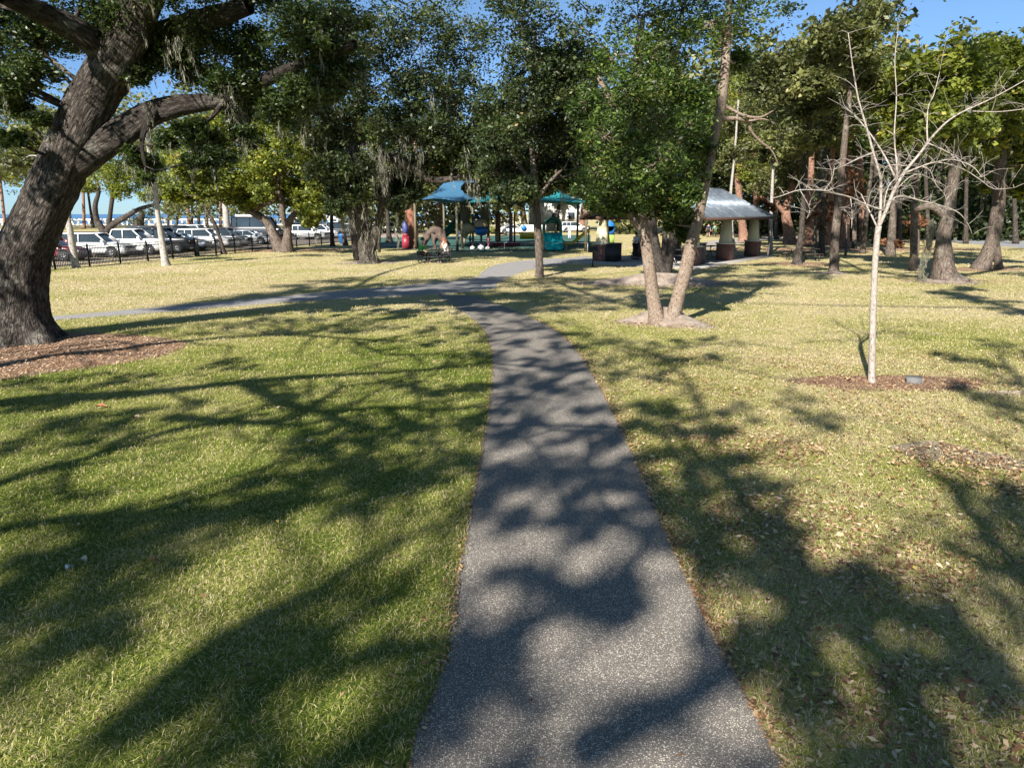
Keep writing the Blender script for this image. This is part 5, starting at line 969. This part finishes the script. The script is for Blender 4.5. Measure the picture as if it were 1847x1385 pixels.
# tower
tc = (X(858, 67), 67); o = empty('play_tower', (*tc, 0), 'tall playground tower with olive timber sides and striped awning', 'play structure')
for sx in (-1, 1):
    for sy in (-1, 1): mb = MB(); mb.bar((sx * 1.15, sy * 1.0, 0), (sx * 1.15, sy * 1.0, 3.9), .14); mb.build('post', m_olive, o)
mb = MB(); mb.box((0, 0, 1.75), (2.4, 2.1, .12)); mb.build('deck', m_coat, o)
for sx in (-1, 1): mb = MB(); mb.tube(smooth_path([(sx * .75, -1.06, 1.7), (sx * .9, -1.12, 2.6), (sx * .7, -1.06, 3.6)], 5), [.42] * 11, 10); mb.build('side_panel', m_panel, o)
mb = MB(); [mb.bar((x, -1.02, 2.2), (x, -1.02, 2.9), .03) for x in np.linspace(-.4, .4, 6)]; mb.bar((-.45, -1.02, 2.9), (.45, -1.02, 2.9), .05); mb.build('railing', m_coat, o)
mb = MB(); mb.add([(-1.4, -1.5, 3.75), (1.4, -1.5, 3.85), (1.4, 1.2, 4.2), (-1.4, 1.2, 4.1)], [[0, 1, 2, 3]]); [mb.box((-1.3 + k * .24, -1.5, 3.68 + .008 * k), (.14, .03, .2)) for k in range(12)]; mb.build('awning', simple('striped_awning', (.62, .48, .38), .8), o)
# tube slide from the tower down to the left
sp = smooth_path([Vp(838, 385, 66.5), Vp(825, 398, 66), Vp(810, 415, 65.5), Vp(800, 424, 65.2), Vp(792, 428, 65)], 6); c0 = sp[-1] * np.array([1, 1, 0]); mb = MB(); mb.tube(sp - c0, [.36] * len(sp), 14)
o = mb.build('tube_slide', m_green, smooth=True); o.location = c0; tag(o, 'dark green tube slide descending left from the play tower', 'slide')
# sculpted trunk, climbing rocks
def rock(name, parts, base, mat, lab, cat, seed=0):
    r_ = np.random.RandomState(seed); mb = MB()
    for p, r in parts: P_ = smooth_path(p, 6); mb.tube(P_, np.interp(np.linspace(0, 1, len(P_)), np.linspace(0, 1, len(r)), r), 14, .42, r_)
    o = mb.build(name, mat, smooth=True); o.location = base; tag(o, lab, cat); return o
b_ = Vp(743, 440, 62) * np.array([1, 1, 0]); rock('sculpted_tree_trunk', [([(0, 0, 0), (.05, 0, 1.5), (-.05, 0, 3.3)], [.62, .42, .46, .5])], b_, m_orange and simple('reddish_sculpted_bark', (.24, .10, .06), .85, var=.35, scale=2, bmp=.5), 'reddish brown sculpted climbing trunk at the left of the playground', 'climbing trunk', 2)
b_ = Vp(783, 447, 60) * np.array([1, 1, 0]); rock('climbing_rock', [([(-.8, 0, .85), (-.35, .1, 1.35), (.2, 0, 1.62), (.55, .1, 1.25), (.85, 0, .8), (1.2, .2, .3)], [.18, .42, .30, .44, .36, .2]), ([(-.75, 0, 0), (-.8, 0, .5), (-.6, 0, 1.2)], [.14, .17, .3]), ([(.15, -.3, 0), (.05, -.3, .6), (.15, -.1, 1.2)], [.13, .17, .34]), ([(.7, .2, 0), (.75, .1, .8)], [.3, .3])], b_, m_rock, 'brown climbing boulder arch on three legs behind the occupied picnic table', 'climbing rock', 4)
b_ = Vp(858, 440, 64) * np.array([1, 1, 0]); rock('climbing_arch', [([(-1.15, 0, .2), (-1.0, 0, 1.3), (-.6, 0, 1.75), (.1, 0, 1.7), (.6, 0, 2.1)], [.14, .3, .42, .3, .35])], b_, m_tan, 'tan sculpted climbing arch beneath the play tower', 'climbing rock', 5)
b_ = Vp(868, 432, 63.5) * np.array([1, 1, 0]); o = empty('play_barrel', b_, 'round tan dome on a blue drum beside the tan climbing arch', 'play equipment')
mb = MB(); mb.lathe([(.0001, 1.05), (.45, 1.1), (.62, 1.45), (.5, 1.8), (.0001, 1.85)], 18); mb.build('drum', m_blue, o, smooth=True); mb = MB(); mb.lathe([(.6, 1.86), (.62, 2.1), (.45, 2.45), (.0001, 2.55)], 18); mb.build('dome', m_tan, o, smooth=True)
mb = MB(); mb.lathe([(.20, -.63), (.20, -.66), (.12, -.66), (.12, -.63)], 18, (0, 0, 1.45), 'y'); mb.build('ring', m_white, o); mb = MB(); mb.tube([(0, 0, 0), (0, 0, 1.1)], .09, 8); mb.build('post', m_coat, o)
b_ = Vp(732, 441, 61) * np.array([1, 1, 0]); o = empty('playhouse_board', b_, 'red and blue playhouse panel leaning on the sculpted trunk', 'play panel'); mb = MB(); mb.box((0, 0, .55), (.62, .25, 1.1)); mb.box((.0, 0, 1.2), (.4, .22, .3)); mb.build('red_base', m_redp, o); mb = MB(); mb.lathe([(.0001, 1.25), (.26, 1.4), (.28, 1.9), (.2, 2.3), (.0001, 2.4)], 14); mb.build('blue_top', simple('violet_blue', (.07, .08, .24), .5), o, smooth=True)
# climbing tower with coloured posts and ladder
b_ = Vp(912, 437, 66) * np.array([1, 1, 0]); o = empty('climbing_structure', b_, 'climbing frame with orange and mauve posts and a white ladder right of the play tower', 'climbing frame')
for x, y, m_, r in ((-.55, 0, m_orange, .09), (.5, 0, m_purple, .17), (.85, .9, m_orange, .09), (-.9, .9, m_orange, .09), (-1.6, .3, m_tan, .09)): mb = MB(); mb.tube([(x, y, 0), (x, y, 3.1)], r, 12); mb.build('post', m_, o, smooth=True)
mb = MB(); [mb.bar((-.45, -.05, .35 + k * .3), (.35, -.05, .5 + k * .3), .07) for k in range(8)]; mb.build('rung_ladder', m_white, o); mb = MB(); mb.box((.1, .45, .16), (2.6, 1.5, .3)); mb.build('red_platform', m_redp, o); mb = MB(); mb.box((-.9, .5, 1.2), (1.0, .9, .1)); mb.build('deck', m_tan, o)
mb = MB(); mb.box((-.75, 0, .95), (.5, .08, .9)); mb.build('barrier_panel', m_tan, o)
# teal double slide with arch
b_ = Vp(999, 446, 57) * np.array([1, 1, 0]); o = empty('wide_slide', b_, 'wide teal double slide with a dark green arched hood', 'slide')
mb = MB(); P_ = smooth_path([(0, 2.6, 1.45), (0, 1.6, 1.25), (0, .7, .5), (0, 0, .14), (0, -.35, .12)], 5)
for x0, x1, zz in ((-.72, .72, 0),):
    V = []
    for p in P_: 
        for x, dz in ((-.78, .22), (-.72, .22), (-.66, 0), (-.06, 0), (0, .10), (.06, 0), (.66, 0), (.72, .22), (.78, .22), (.78, -.05), (-.78, -.05)): V.append((x, p[1], p[2] + dz))
    n = 11; mb.add(V, [[i * n + j, i * n + (j + 1) % n, (i + 1) * n + (j + 1) % n, (i + 1) * n + j] for i in range(len(P_) - 1) for j in range(n)], [])
mb.build('chute', m_teal, o); mb = MB(); an = np.linspace(0, math.pi, 13); mb.tube([(-.72, 2.6, 1.3), (-.72, 2.6, 1.9)] + [(-.72 * math.cos(a), 2.6, 1.95 + .72 * math.sin(a)) for a in an] + [(.72, 2.6, 1.9), (.72, 2.6, 1.3)], .13, 8)
mb.box((0, 2.72, 2.42), (1.2, .1, .42)); mb.build('hood', m_green, o); mb = MB(); [mb.bar((x, 2.9, 0), (x, 2.9, 2.3), .10) for x in (-.75, -.35, .35, .75)]; mb.build('frame_post', m_tan, o)
def small_slide(px, py, D_, s_, lab, fl=1):
    b_ = Vp(px, py, D_) * np.array([1, 1, 0]); o = empty('yellow_slide', b_, lab, 'slide'); P_ = smooth_path([(-.9 * fl * s_, 0, .15), (-.3 * fl * s_, 0, .25), (.4 * fl * s_, 0, .9), (1.0 * fl * s_, 0, 1.45)], 5); V = []
    for p in P_:
        for y, dz in ((-.3, .25), (-.24, .25), (-.22, 0), (.22, 0), (.24, .25), (.3, .25), (.3, -.06), (-.3, -.06)): V.append((p[0], y, p[2] + dz))
    n = 8; mb = MB(); mb.add(V, [[i * n + j, i * n + (j + 1) % n, (i + 1) * n + (j + 1) % n, (i + 1) * n + j] for i in range(len(P_) - 1) for j in range(n)]); mb.build('chute', m_yel, o)
    mb = MB(); mb.bar((.95 * fl * s_, .25, 0), (.95 * fl * s_, .25, 1.9), .07); mb.bar((.95 * fl * s_, -.25, 0), (.95 * fl * s_, -.25, 1.9), .07); mb.build('post', m_teal, o)
small_slide(1040, 432, 66, 1.2, 'long low yellow slide between the teal slide and the shelter'); small_slide(1013, 429, 67, .7, 'steep yellow slide right behind the teal slide', -1)
b_ = Vp(1098, 430, 66) * np.array([1, 1, 0]); o = empty('activity_board', b_, 'tall activity panel fading from blue to lime seen behind the left shelter column', 'play panel'); mb = MB(); mb.box((0, 0, .65), (1.0, .08, .8)); mb.build('lime_board', simple('lime_board', (.35, .55, .10), .5), o); mb = MB(); mb.box((0, 0, 1.45), (1.0, .08, .78)); mb.lathe([(.0001, -.04), (.5, -.04), (.5, .04), (.0001, .04)], 20, (0, 0, 1.84), 'y'); mb.build('blue_board', m_blue, o); mb = MB(); [mb.bar((x, .06, 0), (x, .06, 2.0), .07) for x in (-.5, .5)]; mb.build('post', m_coat, o)
b_ = Vp(962, 423, 78) * np.array([1, 1, 0]); o = empty('toy_boat', b_, 'low yellow and white play boat with blue disc behind the slim oak', 'play equipment'); mb = MB(); mb.box((0, 0, .6), (3.0, 1, .7)); mb.build('hull', m_yel, o); mb = MB(); mb.box((0, 0, 1.4), (2.8, .9, .8)); mb.build('cabin', m_white, o); mb = MB(); mb.lathe([(.0001, -.06), (.3, -.06), (.3, .06), (.0001, .06)], 16, (-1.1, -.55, 1.5), 'y'); mb.build('disc', m_blue, o)
# hoop rails round the playground
m_galv = simple('galvanised_pipe', (.35, .36, .36), .45, .5)
hr = empty('hoop_rail', (X(970, 56), 56, 0), 'thin grey pipe rail along the front of the playground', 'railing'); mb = MB(); x0, x1 = X(835, 56) - X(970, 56), X(1060, 56) - X(970, 56); mb.bar((x0, .4, .75), (x1, -.6, .75), .045); mb.build('rail', m_galv, hr)
for k in range(7): xx = x0 + (x1 - x0) * k / 6; mb = MB(); mb.bar((xx, .4 - k / 6, 0), (xx, .4 - k / 6, .75), .045); mb.build('post', m_galv, hr)

# ------------------------------------------------------------------ people
m_skin = simple('skin', (.50, .30, .21), .5, var=.05); m_skind = simple('tan_skin', (.38, .22, .15), .5, var=.05)
def cloth(n_, c): return simple(n_, c, .85, var=.12, scale=9)
def skinmesh(name, J, E, root, mat, parent, k=1.0, sub=1):
    """one continuous skinned surface grown along joints J {name:(pos,radius)}"""
    names = []; 
    for a, c in E:
        for q in (a, c):
            if q not in names: names.append(q)
    if root in names: names.remove(root); names.insert(0, root)
    me = bpy.data.meshes.new(name); me.from_pydata([J[q][0] for q in names], [(names.index(a), names.index(c)) for a, c in E], []); ob = bpy.data.objects.new(name, me); COL.objects.link(ob)
    md = ob.modifiers.new('skin', 'SKIN'); md.use_smooth_shade = True
    for i, q in enumerate(names): r = J[q][1] * k; me.skin_vertices[0].data[i].radius = (r, r); me.skin_vertices[0].data[i].use_root = (i == 0)
    sb = ob.modifiers.new('sub', 'SUBSURF'); sb.levels = sub; sb.render_levels = sub
    dg = bpy.context.evaluated_depsgraph_get(); m2 = bpy.data.meshes.new_from_object(ob.evaluated_get(dg)); bpy.data.objects.remove(ob)
    for p_ in m2.polygons: p_.use_smooth = True
    m2.materials.clear(); m2.materials.append(mat); o = bpy.data.objects.new(name, m2); COL.objects.link(o); o.parent = parent; return o
def person(loc, rz, pose, s_, shirt, legs, hair, lab, long_hair=False, skin=None, skirt=False, bare=False, arms=None, group=None):
    o = empty('person', loc, lab, 'person', rz, group); o.scale = (s_, s_, s_); skin = skin or m_skin
    z = {'stand': .95, 'walk': .94, 'sit': .52}[pose]; ln = .10 if pose == 'sit' else .02
    J = {'pelvis': ((0, 0, z), .13), 'spine': ((ln * .2, 0, z + .2), .12), 'chest': ((ln * .8, 0, z + .38), .19), 'neck': ((ln * 1.2, 0, z + .53), .055), 'jaw': ((ln * 1.6 + .015, 0, z + .60), .072), 'head': ((ln * 1.6 + .01, 0, z + .70), .088), 'top': ((ln * 1.6, 0, z + .77), .06)}
    E = [('pelvis', 'spine'), ('spine', 'chest'), ('chest', 'neck'), ('neck', 'jaw'), ('jaw', 'head'), ('head', 'top')]; AE = []; LE = []; HE = []
    for sd_, sg in (('l', 1), ('r', -1)):
        if arms == 'table': el, wr, hd = (.22, sg * .23, z + .20), (.42, sg * .13, z + .26), (.49, sg * .10, z + .265)
        elif arms == 'face': el, wr, hd = (.24, sg * .20, z + .24), (.26, sg * .07, z + .45), (.22, sg * .05, z + .53)
        else: el, wr, hd = (.0 + .06 * sg, sg * .25, z + .18), (.08 + .12 * sg, sg * .26, z - .05), (.10 + .13 * sg, sg * .26, z - .13)
        J['sh' + sd_] = ((ln, sg * .17, z + .46), .06); J['el' + sd_] = (el, .043); J['wr' + sd_] = (wr, .028); J['hd' + sd_] = (hd, .034)
        AE += [('chest', 'sh' + sd_), ('sh' + sd_, 'el' + sd_)]; HE += [('el' + sd_, 'wr' + sd_), ('wr' + sd_, 'hd' + sd_)]
        dv = np.array(hd) - np.array(wr); dv = dv / np.linalg.norm(dv); sv2 = np.cross(dv, [1, 0, 0] if abs(dv[2]) > .7 else [0, 0, 1]); sv2 = sv2 / np.linalg.norm(sv2)
        for f, (off, l_) in enumerate(((-.028, .05), (-.01, .068), (.01, .072), (.028, .062), (.045, .03))):
            p1 = np.array(hd) + sv2 * off * (1 if f < 4 else 1.0) + dv * (.03 if f < 4 else -.01); p2 = p1 + dv * l_ + np.cross(sv2, dv) * .012 + (sv2 * .02 if f == 4 else 0)
            J['f%d%s' % (f, sd_)] = (tuple(p1), .010); J['g%d%s' % (f, sd_)] = (tuple(p2), .008); HE += [('hd' + sd_, 'f%d%s' % (f, sd_)), ('f%d%s' % (f, sd_), 'g%d%s' % (f, sd_))]
        if pose == 'sit': hp, kn, an_, to = (.02, sg * .10, z - .02), (.44, sg * .12, z - .02), (.40, sg * .12, .09), (.54, sg * .13, .04)
        elif pose == 'walk': hp, kn, an_, to = (0, sg * .09, z - .03), (.12 * sg + .04, sg * .10, .5), (.2 * sg - .04, sg * .10, .09), (.2 * sg + .12, sg * .11, .04)
        else: hp, kn, an_, to = (0, sg * .09, z - .03), (.02, sg * .11, .5), (-.01, sg * .12, .09), (.13, sg * .13, .04)
        J['hp' + sd_] = (hp, .095); J['kn' + sd_] = (kn, .062); J['an' + sd_] = (an_, .04); J['to' + sd_] = (to, .04); LE += [('pelvis', 'hp' + sd_), ('hp' + sd_, 'kn' + sd_), ('kn' + sd_, 'an' + sd_)]; HE += [('an' + sd_, 'to' + sd_)]
    skinmesh('body', J, E + AE + HE + LE, 'pelvis', skin, o, 1.0)
    skinmesh('shirt', J, [('pelvis', 'spine'), ('spine', 'chest')] + AE, 'pelvis', shirt, o, 1.22)
    skinmesh('shorts' if bare else 'trousers', J, LE if not bare else [e for e in LE if not e[0].startswith('kn')], 'pelvis', legs, o, 1.17)
    for sd_ in 'lr': t_ = J['to' + sd_][0]; a = J['an' + sd_][0]; mb = MB(); mb.tube([(a[0] - .05, a[1], .045), (a[0] + .05, a[1], .05), (t_[0] + .03, t_[1], .04)], [.045, .05, .035], 8); mb.build('shoe', m_dark, o, smooth=True)
    hx, _, hz = J['head'][0]; mb = MB(); P_ = []; 
    mb.lathe([(.098, -.045), (.108, .0), (.098, .055), (.06, .092), (.0001, .105)], 16, (hx - .018, 0, hz + .005))
    if long_hair: mb.tube([(hx - .06, 0, hz + .03), (hx - .09, 0, hz - .10), (hx - .09, 0, hz - .28), (hx - .07, 0, hz - .40)], [.09, .10, .085, .04], 10)
    mb.build('hair', hair, o, smooth=True)
    fc = MB(); fc.box((hx + .092, 0, hz - .015), (.03, .02, .035)); fc.build('nose', skin, o)
    for sg in (-1, 1): e = MB(); e.lathe([(.0001, -.01), (.011, 0), (.0001, .01)], 8, (hx + .082, sg * .032, hz + .012)); e.build('eye', m_dark, o)
    mo = MB(); mo.box((hx + .080, 0, hz - .06), (.012, .05, .008)); mo.build('mouth', m_redp, o)
    for sg in (-1, 1): e = MB(); e.box((hx, sg * .092, hz - .005), (.035, .018, .05)); e.build('ear', skin, o)
    return o
cg, cw, cj, cn, ck, cp_, cb = cloth('green_cloth', (.02, .22, .05)), cloth('white_cloth', (.75, .74, .76)), cloth('denim', (.10, .17, .28)), cloth('navy_cloth', (.02, .03, .07)), cloth('black_cloth', (.015, .015, .018)), cloth('pink_cloth', (.55, .10, .16)), cloth('pale_blue_cloth', (.30, .42, .55))
hd_, hr_ = simple('dark_hair', (.03, .02, .015), .6), simple('auburn_hair', (.20, .07, .035), .55)
person(T1 + np.array([-.84, -.1, -.05]), .6, 'sit', 1.22, cg, ck, hd_, 'person in a green shirt sitting at the left side of the picnic table', arms='table')
person(T1 + np.array([.84, -.1, -.05]), math.pi + .5, 'sit', 1.22, cw, ck, hr_, 'person with long auburn hair and white top sitting at the right of the picnic table', long_hair=True, arms='face')
def at(px, py): return G(px, py)
person(at(828, 432), math.radians(160), 'walk', .78, cb, cj, hd_, 'child in pale blue shirt and jeans walking beneath the tube slide')
person(Vp(848, 436, 66) * np.array([1, 1, 0]), math.radians(20), 'stand', .72, cn, ck, hd_, 'child in navy clothes standing under the tan climbing arch')
person(Vp(881, 440, 61) * np.array([1, 1, 0]), math.radians(200), 'stand', .62, cp_, cp_, hr_, 'small child in pink clothes beside the round tan dome')
person(at(1027, 431), math.radians(260), 'stand', .85, cw, cw, hr_, 'person dressed in white standing between the yellow slides', long_hair=True, arms='face')
person(at(1277, 428), math.radians(85), 'walk', 1.02, cn, ck, hd_, 'person in navy shirt and dark shorts walking away beyond the shelter', bare=True)
person(at(1288, 428), math.radians(88), 'walk', .95, cloth('teal_cloth', (.08, .2, .2)), ck, hd_, 'shorter person in dark clothes walking beside the one in shorts')
person(SH(3.0, 5.2, .05), math.radians(-60), 'stand', 1.0, cw, ck, hd_, 'person in a white shirt standing under the shelter behind the left brick column', arms='table')
person(Vp(717, 436, 68) * np.array([1, 1, 0]), math.radians(10), 'stand', .7, cp_, cn, hd_, 'child in pink top left of the red playhouse panel')
# pink pushchair
b_ = G(1213, 478) + np.array([0, .9, .05]); m_pink = simple('magenta_plastic', (.75, .02, .35), .4); o = empty('toy_pushchair', b_, 'small magenta pushchair standing at the shelter edge', 'pushchair', .4)
mb = MB(); mb.add([(-.22, -.2, .45), (.22, -.2, .45), (.22, .22, .5), (-.22, .22, .5), (-.22, .3, .85), (.22, .3, .85)], [[0, 1, 2, 3], [3, 2, 5, 4]]); mb.box((0, 0, .42), (.46, .42, .06)); mb.build('seat', m_pink, o)
for sx in (-1, 1): mb = MB(); mb.tube([(sx * .24, -.3, .12), (sx * .24, .1, .55), (sx * .24, .38, 1.05)], .016, 6); mb.tube([(sx * .24, .3, .12), (sx * .24, -.05, .55)], .016, 6); mb.build('frame', m_white, o)
for sx in (-1, 1):
    for sy in (-.3, .3): mb = MB(); mb.lathe([(.06, -.02), (.11, -.02), (.11, .02), (.06, .02)], 14, (sx * .24, sy, .11), 'y'); mb.build('wheel', m_dark, o)
# spotlight / valve box by the young tree
b_ = G(1648, 692); o = empty('irrigation_box', b_, 'small broken grey lidded ground box in the mulch beside the bare young tree', 'ground box', -.3); o.scale = (.62, .62, .62); mb = MB()
for x, y, dx, dy in ((-.19, 0, .03, .28), (.19, 0, .03, .28), (0, .13, .36, .03), (0, -.13, .36, .03)): mb.box((x, y, .06), (dx, dy, .14))
mb.build('casing', simple('grey_plastic', (.13, .12, .115), .7), o); mb = MB(); mb.box((0, .02, .15), (.42, .3, .025), tilt=Matrix.Rotation(.35, 3, 'X')); mb.build('lid', simple('lid_grey', (.15, .145, .14), .7), o)

# --- single large leaves and scraps that stand out on the lawn
for px, py, sz, c_, nm, lab in ((184, 738, .15, (.42, .17, .08), 'fallen_leaf', 'orange brown curled leaf on the shaded left lawn'), (245, 758, .15, (.34, .24, .18), 'fallen_leaf', 'grey brown big leaf just right of the orange one on the left lawn'),
        (500, 741, .13, (.55, .42, .30), 'fallen_leaf', 'pale tan leaf in the middle of the left lawn'), (559, 801, .13, (.58, .50, .34), 'fallen_leaf', 'upright pale leaf near the path in the left lawn'), (150, 1019, .10, (.60, .48, .30), 'fallen_leaf', 'tan leaf beside the white scrap on the left lawn'),
        (127, 1033, .08, (.60, .62, .64), 'paper_scrap', 'thin white scrap lying in the grass of the left lawn'), (279, 1016, .09, (.50, .24, .12), 'fallen_leaf', 'reddish leaf right of the white scrap on the left lawn'), (1530, 688, .14, (.60, .40, .22), 'fallen_leaf', 'light orange leaf on the mulch left of the bare young tree')):
    b_ = G(px, py); mb = MB(); r_ = np.random.RandomState(px); n = 9; V = []
    for i in range(n):
        t_ = i / (n - 1); w_ = sz * .33 * math.sin(math.pi * min(1, t_ * .93 + .05)) ** .8; V += [((t_ - .5) * sz, -w_, .045 + .02 * math.sin(t_ * 4) + .018), ((t_ - .5) * sz, 0, .04 + .02 * math.sin(t_ * 4)), ((t_ - .5) * sz, w_, .045 + .02 * math.sin(t_ * 4) + .02)]
    V = np.array(V); V = np.vstack([V, V - [0, 0, .003]]); k = 3 * n
    mb.add(V, [[i * 3 + j, (i + 1) * 3 + j, (i + 1) * 3 + j + 1, i * 3 + j + 1] for i in range(n - 1) for j in range(2)] + [[k + i * 3 + j, k + i * 3 + j + 1, k + (i + 1) * 3 + j + 1, k + (i + 1) * 3 + j] for i in range(n - 1) for j in range(2)])
    o = mb.build(nm, simple(nm + '_surface', c_, .7, var=.25, scale=30), smooth=True); o.location = b_; o.rotation_euler = (0, 0, r_.uniform(0, 3)); tag(o, lab, 'scrap' if nm == 'paper_scrap' else 'leaf')
